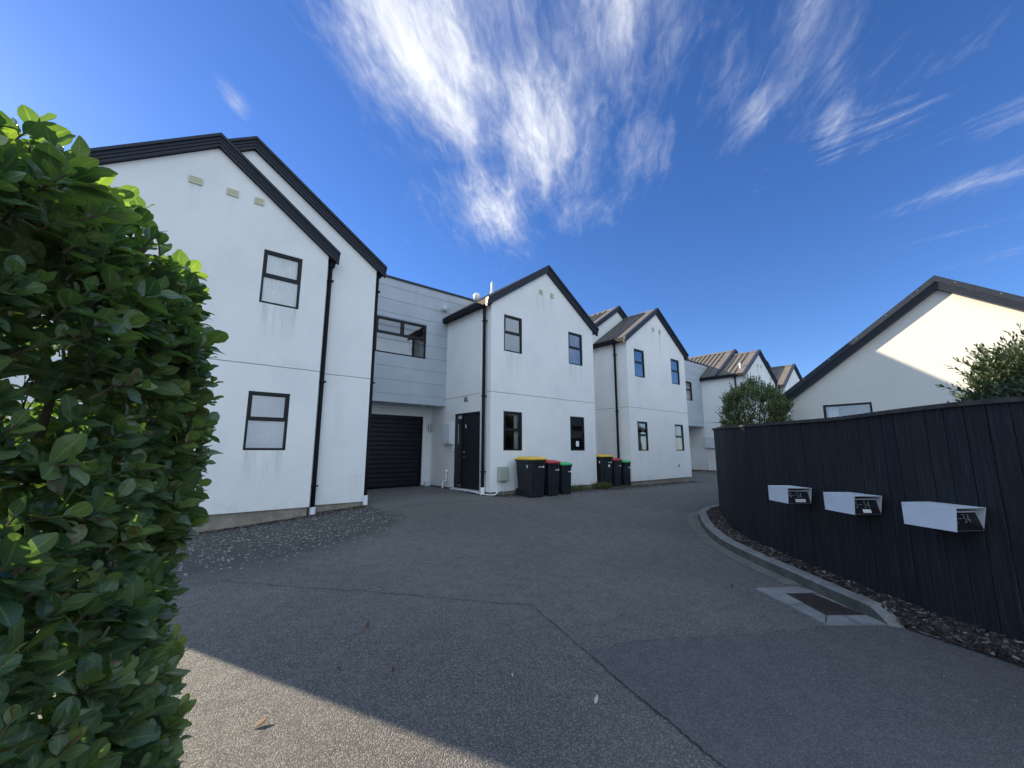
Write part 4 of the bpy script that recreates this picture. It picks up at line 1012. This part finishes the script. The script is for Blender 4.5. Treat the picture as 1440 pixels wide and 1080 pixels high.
# ------------------------------------------------------------------ wheelie bins
def rr_ring(w, d, z, r, cy=0., n=4):
    out = []
    for cx, cy_, a0 in ((w/2-r, d/2-r, 0), (-w/2+r, d/2-r, 90), (-w/2+r, -d/2+r, 180), (w/2-r, -d/2+r, 270)):
        for k in range(n+1):
            a = R(a0+90*k/n); out.append((cx+r*math.cos(a), cy+cy_+r*math.sin(a), z))
    return out
def loft(mb, rings, cap0=True, cap1=True):
    n = len(rings[0]); v = [p for r_ in rings for p in r_]; f = []
    for i in range(len(rings)-1):
        for k in range(n): f.append((i*n+k, i*n+(k+1) % n, (i+1)*n+(k+1) % n, (i+1)*n+k))
    if cap0: f.append(tuple(range(n))[::-1])
    if cap1: f.append(tuple(range((len(rings)-1)*n, len(rings)*n)))
    mb.add(v, f)
def wheelie(w, d, h, lid, label, loc, rz, dot=False):
    """front faces -y; wheels and handle at +y"""
    root = thing('wheelie_bin', label, 'wheelie bin', loc, rz, 'wheelie bins in front of the white houses')
    hb = h*.91; b = MB()
    wb, db = w*.78, d*.70
    loft(b, [rr_ring(wb-.02, db-.02, .0, .03, -.02), rr_ring(wb, db, .015, .04, -.02), rr_ring(wb+.01, db+.01, .10, .045, -.02), rr_ring(wb+.022, db+.02, .115, .045, -.015), rr_ring(w*.92, d*.88, hb-.06, .05, 0), rr_ring(w*.93, d*.89, hb-.055, .05, 0),
             rr_ring(w*1.0, d*.95, hb-.05, .055, 0), rr_ring(w*1.0, d*.95, hb, .055, 0)])
    b.build('body', 'bin', root, smooth=False, local=True, bevel=0)
    # front rib panels and side ribs
    rb = MB(); rb.box(-w*.30, -db/2-.045, .13, -w*.27, -db/2-.02, .42); rb.box(w*.27, -db/2-.045, .13, w*.30, -db/2-.02, .42)
    rb.build('rib', 'bin', root, local=True)
    l = MB(); zl = hb
    loft(l, [rr_ring(w*1.03, d*1.0, zl+.002, .06), rr_ring(w*1.04, d*1.01, zl+.022, .06), rr_ring(w*1.0, d*.97, zl+.035, .06), rr_ring(w*.88, d*.84, zl+.062, .08, .0), rr_ring(w*.6, d*.55, zl+.078, .1, .02), rr_ring(w*.3, d*.25, zl+.08, .05, .02)])
    lo_ = l.build('lid', lid, root, smooth=False, local=True)
    MB().box(-w*.22, -d*.25, zl+.066, -w*.18, d*.3, zl+.083).box(w*.18, -d*.25, zl+.066, w*.22, d*.3, zl+.083).build('lid_rib', lid, lo_, local=True)
    hz = hb-.015
    MB().tube([(-w*.36, d*.46, hz), (-w*.36, d*.56, hz+.01), (w*.36, d*.56, hz+.01), (w*.36, d*.46, hz)], .014, 10).build('handle', 'bin', root, smooth=True, local=True)
    for s_ in (-1, 1):
        x = s_*(wb/2+.02); whl = MB().tube([(x-.02, db/2-.02, .10), (x+.025, db/2-.02, .10)], .10, 24).build('wheel', 'rubber', root, local=True, smooth=False, bevel=.006)
        MB().tube([(x+s_*.026, db/2-.02, .10), (x+s_*.03, db/2-.02, .10)], .05, 18).build('hub', 'bin', whl, local=True)
    MB().tube([(-wb/2, db/2-.02, .10), (wb/2, db/2-.02, .10)], .012, 8).build('axle', 'steel', root, local=True)
    # white print on the front
    fz = hb-.19; fy = lambda z: -(db*.5+.02+(d*.44-db*.5-.02)*((z-.1)/(hb-.16)))-.009
    st_ = MB(); z1 = fz
    r_ = random.Random(5); xx = w*.02
    while xx < w*.24:
        w2 = r_.uniform(.006, .014); st_.add([(xx, fy(z1), z1), (xx+w2, fy(z1), z1), (xx+w2, fy(z1+.02), z1+.02), (xx, fy(z1+.02), z1+.02)], [(0, 1, 2, 3)]); xx += w2+.003
    c_ = [(w*.30+.026*math.cos(a), z1+.012+.026*math.sin(a)) for a in np.linspace(0, 2*math.pi, 16, endpoint=False)]
    st_.add([(x, fy(z), z) for x, z in c_], [tuple(range(16))])
    if dot:
        c_ = [(w*.12+.045*math.cos(a), z1-.10+.045*math.sin(a)) for a in np.linspace(0, 2*math.pi, 20, endpoint=False)]; st_.add([(x, fy(z), z) for x, z in c_], [tuple(range(20))])
    st_.build('print', 'sticker', root, local=True)
    if h > 1: MB().box(-w*.475, -d*.30, hb-.20, -w*.468, -d*.25, hb-.13).build('sticker', 'sticker', root, local=True)
    return root
def bz(x, y): return g(x, y)+.004
wheelie(.58, .73, 1.03, 'lidyellow', 'large wheelie bin with a yellow lid by the pale green meter box', (7.47, 8.19, bz(7.47, 8.19)), R(-4))
wheelie(.48, .56, .93, 'lidred', 'red lidded wheelie bin on the middle house wall, between yellow and green lids', (8.08, 8.15, bz(8.08, 8.15)), R(3))
wheelie(.43, .50, .86, 'lidgreen', 'small green lidded wheelie bin in front of the middle house wall', (8.67, 8.20, bz(8.67, 8.20)), R(2))
wheelie(.58, .73, 1.06, 'lidyellow', 'large yellow lidded wheelie bin beside the green grass tuft, with round sticker', (11.25, 8.86, bz(11.25, 8.8)), R(-2), dot=True)
wheelie(.48, .56, .93, 'lidred', 'red lidded wheelie bin before the downpipe of the streaked house', (12.0, 8.93, bz(12.0, 8.9)), R(2))
wheelie(.43, .50, .86, 'lidgreen', 'small green lidded wheelie bin at the corner of the streaked house', (12.56, 8.90, bz(12.56, 8.9)), R(-3))

# ------------------------------------------------------------------ foliage
def leaf_template(L, Wd, nu=5, obovate=.6, curl=.25, cup=.25, power=.75, cols=(-1, 0, 1), ripple=0.):
    """grid leaf along +x, z up; returns verts (n,3), faces and the distance of each vertex from the midrib"""
    us = np.linspace(0, 1, nu); v = []; rib = []; nc = len(cols)
    for i, u in enumerate(us):
        w_ = Wd/2*math.sin(math.pi*min(1, max(.0, u**obovate)))**power if 0 < u < 1 else (.0015 if u == 0 else Wd*.07)
        for j in cols: v.append((L*u, w_*j, cup*abs(j)*w_-curl*L*u*u+ripple*L*math.sin(u*11+j*1.3)*abs(j))); rib.append(abs(j))
    f = [(i*nc+j, (i+1)*nc+j, (i+1)*nc+j+1, i*nc+j+1) for i in range(nu-1) for j in range(nc-1)]
    return np.array(v), np.array(f), np.array(rib, dtype=float)
def rot_from(dx, upv):
    x = dx/np.linalg.norm(dx); y = np.cross(upv, x); y /= (np.linalg.norm(y)+1e-9); z = np.cross(x, y); return np.stack([x, y, z], 1)
def foliage_mesh(name, leaves, template, mat, parent):
    """leaves: list of (pos, R3, scale, tone)"""
    tv, tf, rib = template; nv = len(tv); n = len(leaves)
    V = np.empty((n, nv, 3)); T = np.empty(n)
    for i, (p, Rm, s, tn) in enumerate(leaves):
        q = tv*s; a = rng.uniform(-.18, .18); q = q.copy(); q[:, 2] += a*q[:, 1]*q[:, 0]*10*(.06/max(.03, s*.07)); V[i] = q@Rm.T+p; T[i] = tn
    off = np.array(OFF[parent.name]); V = V.reshape(-1, 3)-off
    Fc = (tf[None]+(np.arange(n)*nv)[:, None, None]).reshape(-1, 4)
    me = bpy.data.meshes.new(name); me.vertices.add(len(V)); me.vertices.foreach_set('co', V.ravel().astype(np.float32))
    me.loops.add(Fc.size); me.loops.foreach_set('vertex_index', Fc.ravel().astype(np.int32))
    me.polygons.add(len(Fc)); me.polygons.foreach_set('loop_start', np.arange(0, Fc.size, 4, dtype=np.int32)); me.polygons.foreach_set('loop_total', np.full(len(Fc), 4, dtype=np.int32))
    me.polygons.foreach_set('use_smooth', np.ones(len(Fc), dtype=bool)); me.update(calc_edges=True)
    at = me.attributes.new('tone', 'FLOAT', 'POINT'); at.data.foreach_set('value', np.repeat(T, nv).astype(np.float32))
    at = me.attributes.new('rib', 'FLOAT', 'POINT'); at.data.foreach_set('value', np.tile(rib, n).astype(np.float32))
    me.materials.append(M[mat]); o = bpy.data.objects.new(name, me); COL.objects.link(o); o.parent = parent; OFF[o.name] = tuple(off); return o
def shoot(leaves, stems, base, d, length, n, size, spread=1.0, tip_tone=.6, base_tone=0.):
    d = d/np.linalg.norm(d); ref = np.array([0, 0, 1.]) if abs(d[2]) < .9 else np.array([1., 0, 0]); u = np.cross(d, ref); u /= np.linalg.norm(u); w_ = np.cross(d, u)
    stems.append((base, base+d*length)); ph = rng.uniform(0, 6.28)
    for k in range(n):
        t_ = (k+.6)/n; ang = ph+k*2.4; side = u*math.cos(ang)+w_*math.sin(ang)
        out = side*spread*(1.15-.65*t_)+d*(.25+.75*t_)
        out = out+np.array([0, 0, .15]); out /= np.linalg.norm(out)
        upv = d*.8+np.array([0, 0, .7])+rng.normal(0, .25, 3)
        s = size*(1.0-.45*t_**2)*rng.uniform(.75, 1.2)
        leaves.append((base+d*length*t_*.95, rot_from(out, upv), s, min(1, max(0, base_tone+tip_tone*(t_**2)*rng.uniform(.3, 1.)))))
def stems_mesh(name, segs, r, mat, parent):
    b = MB()
    for a, c in segs: b.tube([tuple(a), tuple(c)], [r, r*.5], 5, cap=False)
    return b.build(name, mat, parent)

# hedge on the left: end face leans across the view, top rounded towards its end
def hedge_xr(y): return float(np.interp(y, [.78, .95, 1.15, 1.5, 1.9, 2.3, 2.7], [-.42, -.24, -.14, -.02, .065, .07, -.10]))
def hedge_top(x, y):
    xr = hedge_xr(y); e = xr-x
    base = float(np.interp(y, [.7, .9, 1.2, 1.6, 2.7], [.50, .61, .69, .72, .68]))
    return base-.34*math.exp(-max(e, 0)/.11)
def build_hedge():
    root = thing('hedge', 'tall dense green hedge with broad glossy leaves and sunlit tips', 'hedge', (-.6, 1.7, g(-.6, 1.7)))
    leaves, stems = [], []
    zb = g(0, 1.5)
    def surface():
        r_ = rng.random()
        if r_ < .50:    # end face, facing +x / the viewer
            y = rng.uniform(.80, 2.62); x = hedge_xr(y); lowk = rng.random(); nx, ny = 1., -.45 if y < 1.8 else .1; zt = hedge_top(x-.08, y); z = rng.uniform(zb+.02, zt); x += .015*max(0., min(1., (-.35-z)/.5))*(1 if y > 1.4 else .2)
            nrm = np.array([nx, ny, .1])
        elif r_ < .68:  # near face
            x = rng.uniform(-1.15, -.38); y = .82+rng.uniform(-.02, .02); zt = hedge_top(x, .85); z = rng.uniform(-1.1, zt); nrm = np.array([.1, -1., .1])
        elif r_ < .90:  # top
            y = rng.uniform(.8, 2.65); x = rng.uniform(-1.2, hedge_xr(y)-.03); z = hedge_top(x, y); nrm = np.array([.2, -.2, 1.])
        else:
            x = rng.uniform(-1.2, 0); y = 2.62; z = rng.uniform(zb, .5); nrm = np.array([0, 1., .1])
        return np.array([x, y, z]), nrm/np.linalg.norm(nrm)
    for k in range(3300):
        p, nrm = surface(); depth = abs(rng.normal(0, .075)); bulge = .035*math.sin(p[2]*5+p[1]*4)+.025*math.sin(p[1]*11+p[2]*7)
        p = p-nrm*(depth+.05)+nrm*bulge
        d = nrm*.75+np.array([0, 0, .75])+rng.normal(0, .35, 3)
        young = rng.random() < .30
        near = .74 if p[1] < 1.15 else (.86 if p[1] < 1.5 else 1.)
        shoot(leaves, stems, p, d, rng.uniform(.06, .12)*near, int(rng.integers(6, 10)), near*rng.uniform(.55, 1.2), 1.0, .75 if young else .22, .22 if young else 0.)
    # a few long shoots that break the outline on top
    for (x, y, z, L_) in ((-.30, .98, .40, .12), (-.26, 1.1, .42, .16), (-.20, 1.25, .44, .17), (-.12, 1.45, .36, .14), (-.05, 1.65, .30, .12), (.0, 1.8, .22, .12), (.05, 1.95, .10, .12), (-.5, .95, .45, .12), (-.17, 1.5, .5, .14), (.06, 2.0, -.35, .16), (.09, 1.9, -.85, .16), (.08, 1.75, -.95, .14), (.07, 2.1, .0, .13)):
        for _ in range(3):
            shoot(leaves, stems, np.array([x-.03, y, z])+rng.normal(0, .03, 3), np.array([.35, -.1, 1.])+rng.normal(0, .25, 3), L_*.85, 10, .95, .9, .95, .45)
    # inner, darker filling
    for k in range(620):
        y = rng.uniform(.95, 2.5); x = rng.uniform(-1.15, hedge_xr(y)-.16); z = rng.uniform(zb+.1, hedge_top(x, y)-.1)
        shoot(leaves, stems, np.array([x, y, z]), rng.normal(0, 1, 3)+np.array([0, 0, .5]), .12, 6, .95, 1., .1, 0.)
    tpl = leaf_template(.086, .057, 8, 1.25, .12, .14, .62, (-1, -.5, 0, .5, 1), .030)
    foliage_mesh('foliage', leaves, tpl, 'leaf', root)
    br = []
    for k in range(170):
        y = rng.uniform(1.0, 2.4); x = rng.uniform(-1.0, hedge_xr(y)-.17); z = rng.uniform(zb, .2); a = np.array([x, y, z]); br.append((a, a+np.array([rng.normal(-.03, .06), rng.normal(0, .08), rng.uniform(.10, .28)])))
    stems_mesh('twigs', stems+br, .0028, 'twig', root)
    tr = MB()
    for (x, y) in ((-.25, 1.5), (-.2, 2.1), (-.6, 1.3), (-.6, 2.0), (-1.0, 1.6)):
        tr.tube([(x, y, g(x, y)-.05), (x+.03, y-.02, -.9), (x-.03, y+.04, -.3), (x+.02, y, .15)], [.028, .022, .016, .008], 8)
    tr.build('trunk', 'twig', root, smooth=True)
    # the far body of the hedge, out of frame to the left
build_hedge()

M['greentwig'] = simple('green_twig', (.030, .034, .020), .8, .2, 0, .3, 40)
def bush(name, label, cen, rad, n_sh, size, tpl, mat, tall=0., sprays=(), seed=0, group=None):
    root = thing(name, label, 'bush', (cen[0], cen[1], g(cen[0], cen[1])))
    leaves, stems = [], []; c = np.array(cen)
    for k in range(n_sh):
        d = rng.normal(0, 1, 3); d /= np.linalg.norm(d); rr = rng.uniform(.45, 1.)**.4
        lump = 1+.07*math.sin(d[0]*7+seed)+.09*math.sin(d[1]*9+d[2]*6+seed*2)+.06*math.sin(d[2]*14)
        p = c+d*np.array(rad)*rr*lump
        if p[2] < cen[2]-rad[2]*.98: continue
        dirv = d*.6+np.array([0, 0, .9])+rng.normal(0, .35, 3)
        shoot(leaves, stems, p, dirv, rng.uniform(.12, .24)*(1+tall), int(rng.integers(8, 13)), size*rng.uniform(.8, 1.2), .9, .5, rng.uniform(0, .35))
    for (a, d, L_) in sprays:
        a = np.array(a); d = np.array(d, float); d /= np.linalg.norm(d); nseg = 5
        for k in range(nseg):
            q = a+d*L_*k/nseg; shoot(leaves, stems, q, d+rng.normal(0, .12, 3), L_/nseg*1.1, 7, size, .8, .3, .1)
    foliage_mesh('foliage', leaves, tpl, mat, root); stems_mesh('twigs', stems, .0028, 'greentwig', root)
    tr = MB(); gz = g(cen[0], cen[1])
    for k in range(6):
        a = k*1.05; tr.tube([(cen[0]+.05*math.cos(a), cen[1]+.05*math.sin(a), gz-.05), (cen[0]+rad[0]*.25*math.cos(a), cen[1]+rad[1]*.25*math.sin(a), (gz+cen[2])/2), (cen[0]+rad[0]*.5*math.cos(a), cen[1]+rad[1]*.5*math.sin(a), cen[2]+rad[2]*.2)], [.035, .025, .01], 7)
    tr.build('trunk', 'twig', root, smooth=True)
    return root
t_small = leaf_template(.058, .030, 4, 1., .10, .2)
t_narrow = leaf_template(.066, .022, 4, 1., .06, .25)
bush('round_bush', 'round grey green bush rising behind the far end of the black fence', (10.75, 3.82, .84), (.68, .68, .74), 2300, .85, t_small, 'leaf_small',
     sprays=[((10.6, 4.15, 1.3), (-.2, .2, 1), .38), ((10.65, 3.9, 1.45), (.0, .1, 1), .2), ((10.95, 3.55, 1.3), (.2, -.2, 1), .45), ((10.85, 3.65, 1.4), (.1, -.1, 1), .28), ((11.0, 3.45, 1.1), (.4, -.4, .8), .45), ((10.5, 4.3, 1.1), (-.3, .6, .9), .3)], seed=1)
bush('spreading_shrub', 'dark shrub with long sprays, leaning over the fence before the cream gable', (6.85, -.68, .30), (.88, .95, .88), 3800, 1.12, t_narrow, 'leaf_dark', tall=.4,
     sprays=[((6.6, .02, .50), (-.1, .9, .55), .45), ((6.6, -.05, .70), (-.1, .8, .8), .42), ((6.7, -.15, .80), (-.1, .6, 1), .38), ((6.6, -.35, .85), (-.1, .2, 1), .36), ((6.6, -.6, .9), (0, -.1, 1), .34), ((6.6, .02, .35), (-.1, 1, .2), .38), ((5.95, -.2, .36), (-.9, .2, -.15), .45), ((6.0, -.1, .36), (-.8, .5, -.1), .4), ((5.9, -.4, .40), (-1, .1, -.05), .4)], seed=4)

# ------------------------------------------------------------------ weeds and grass
def tuft(name, label, cx, cy, n, h, spread):
    leaves = []; root = thing(name, label, 'grass', (cx, cy, g(cx, cy)))
    for k in range(n):
        a = rng.uniform(0, 6.28); r_ = spread*rng.random()**.6; x, y = cx+r_*math.cos(a)*1.6, cy+r_*math.sin(a)*.7; d = np.array([rng.normal(0, .5), rng.normal(0, .5), 1.])
        leaves.append((np.array([x, y, g(x, y)]), rot_from(d, rng.normal(0, 1, 3)), h/.10*rng.uniform(.5, 1.1), rng.random()*.5))
    foliage_mesh('blades', leaves, leaf_template(.10, .007, 5, .9, .35, .1), 'grass', root); return root
tuft('grass_tuft', 'bright green grass tuft at the corner of the middle house beside the far bins', 10.75, 8.42, 620, .20, .26)
tuft('grass_tuft', 'sparse weeds at the foot of the middle house wall, right of the green lidded bin', 9.55, 8.52, 360, .18, .32)
tuft('grass_tuft', 'tiny yellowish weeds by the right corner of the house beside the hedge', 3.15, 8.70, 150, .07, .12)
tuft('grass_tuft', 'low weeds under the streaked house wall near its right corner', 15.4, 8.50, 90, .08, .3)

# gravel and dirt lines at the wall feet
def gravel(name, label, P, width, n, seed, mat='chip', smin=.006, smax=.018):
    V = []; Fc = []; r_ = random.Random(seed); pts = resample(P, 80)
    for _ in range(n):
        i = r_.randrange(78); p = pts[i].lerp(pts[i+1], r_.random()); x, y = p.x, p.y-abs(r_.gauss(0, width)); s = r_.uniform(smin, smax); z = g(x, y)+.004; o = len(V); a0 = r_.uniform(0, 6)
        for k in range(5): a = a0+k*1.256; q = s*r_.uniform(.7, 1.2); V.append((x+q*math.cos(a), y+q*math.sin(a)*.8, z))
        for k in range(5): a = a0+k*1.256; q = s*.6; V.append((x+q*math.cos(a), y+q*math.sin(a)*.8, z+s*.55))
        Fc.append(tuple(o+5+k for k in range(5))); Fc += [(o+k, o+(k+1) % 5, o+(k+1) % 5+5, o+k+5) for k in range(5)]
    m_ = MB().add(V, Fc).build(name, mat); tagd(m_, label, 'gravel'); m_['kind'] = 'stuff'; return m_
gravel('gravel', 'dark debris along the concrete footing of the house beside the hedge', [(-1.5, 8.72), (2.2, 8.72), (3.3, 8.88)], .07, 1500, 3, smin=.008, smax=.026)
gravel('gravel', 'fine pale gravel washed along the wall foot behind the bins', [(6.6, 8.6), (9.0, 8.45), (11.0, 8.2), (12.8, 8.35), (17.0, 8.55)], .22, 3000, 5)
gravel('gravel', 'loose dirt and pebbles at the foot of the side wall by the front door', [(6.45, 11.6), (6.42, 9.2), (6.4, 8.7)], .02, 350, 8)
struct(sheet('dirt_strip', jag([(6.5, 8.74), (6.42, 8.5), (7.5, 8.42), (8.9, 8.36), (9.7, 8.3), (10.9, 8.18), (11.6, 8.25), (12.7, 8.3), (13.4, 8.46), (15, 8.5), (17.1, 8.52), (17.1, 8.64), (12.68, 8.64), (12.66, 10.0), (10.92, 10.0), (10.92, 8.74)], .01), 'soil', .003, .3))
struct(sheet('dirt_strip', jag([(6.3, 8.75), (6.5, 8.75), (6.54, 11.88), (6.40, 11.88), (6.34, 10), (6.3, 9.2)], .01), 'soil', .006, .3))
struct(sheet('dirt_strip', jag([(-1.8, 8.76), (-1.8, 8.58), (.7, 8.60), (2.2, 8.61), (3.36, 8.80), (3.36, 8.95), (2.2, 8.95)], .01), 'soil', .006, .3))

def scatter(name, label, spots, seed):
    V = []; Fc = []; r_ = random.Random(seed)
    for (cx, cy, sx, sy, n, smin, smax) in spots:
        for _ in range(n):
            x, y = cx+r_.gauss(0, sx), cy+r_.gauss(0, sy); s = r_.uniform(smin, smax); z = g(x, y)+.005; o = len(V); a0 = r_.uniform(0, 6)
            for k in range(5): a = a0+k*1.256; q = s*r_.uniform(.7, 1.2); V.append((x+q*math.cos(a), y+q*math.sin(a)*.7, z))
            for k in range(5): a = a0+k*1.256; q = s*.6; V.append((x+q*math.cos(a), y+q*math.sin(a)*.7, z+s*.4))
            Fc.append(tuple(o+5+k for k in range(5))); Fc += [(o+k, o+(k+1) % 5, o+(k+1) % 5+5, o+k+5) for k in range(5)]
    m_ = MB().add(V, Fc).build(name, 'grit'); tagd(m_, label, 'grit'); m_['kind'] = 'stuff'
M['grit'] = simple('pale_grit', (.26, .25, .22), .85, .2, 0, .45, 70)
scatter('grit', 'pale grit and tiny stones strewn over the shaded driveway', [(a_[0]*(1-u)+b_[0]*u, a_[1]*(1-u)+b_[1]*u, .03, .03, 5, .003, .008) for a_, b_ in zip(CR1[:6], CR1[1:7]) for u in (0, .25, .5, .75)]
        + [(2.2, 1.1, .02, .12, 12, .003, .006), (3.2, 3.5, .9, .6, 60, .003, .006), (4.7, .75, .25, .15, 30, .003, .007), (5.3, 2.6, .5, .4, 40, .003, .006), (9.3, 7.9, 1.8, .12, 160, .006, .013), (8.5, 4.9, .8, .2, 60, .004, .009), (6.6, 3.4, .7, .25, 60, .004, .009), (4.3, .1, .25, .3, 30, .003, .007), (1.5, 2.0, .5, .5, 25, .002, .005)], 77)

# ------------------------------------------------------------------ fallen leaves
def fallen(name, label, x, y, L, rz, mat, curl=.5):
    tv, tf, _r = leaf_template(L, L*.45, 6, .8, -curl, .4)
    o = MB().add([tuple(p) for p in tv], [tuple(int(i) for i in f_) for f_ in tf]).build(name, mat, smooth=True)
    o.location = (x, y, g(x, y)+.006); o.rotation_euler = (0, 0, rz); md = o.modifiers.new('thickness', 'SOLIDIFY'); md.thickness = .0015
    return tagd(o, label, 'leaf')
fallen('fallen_leaf', 'curled brown leaf lying on the sunlit asphalt', .53, 2.86, .075, .3, 'dryleaf', .3)
fallen('fallen_leaf', 'dark red brown leaf lying in shade on the open driveway', 1.45, 3.66, .06, .9, 'dryleaf')
fallen('fallen_leaf', 'tiny dark leaf left of the red brown leaf on the shaded driveway', 1.09, 3.16, .03, 2.1, 'dryleaf')
fallen('fallen_leaf', 'brown leaf crumb at the edge of the shadow on the driveway', 1.355, 2.90, .04, 1.1, 'dryleaf')
fallen('fallen_leaf', 'small pale round leaf on the shaded asphalt left of the long crack', 1.96, 2.34, .022, 1.1, 'paleleaf')
fallen('fallen_leaf', 'pale torn leaf on the asphalt beside the long crack', 2.16, 1.80, .05, .4, 'paleleaf')
fallen('fallen_leaf', 'red brown leaf on the driveway above the storm drain', 5.0, 2.15, .05, .8, 'dryleaf')
fallen('paper_scrap', 'small white scrap lying on the bark under the fence', 5.62, 1.02, .07, .9, 'sticker', .1)['category'] = 'litter'
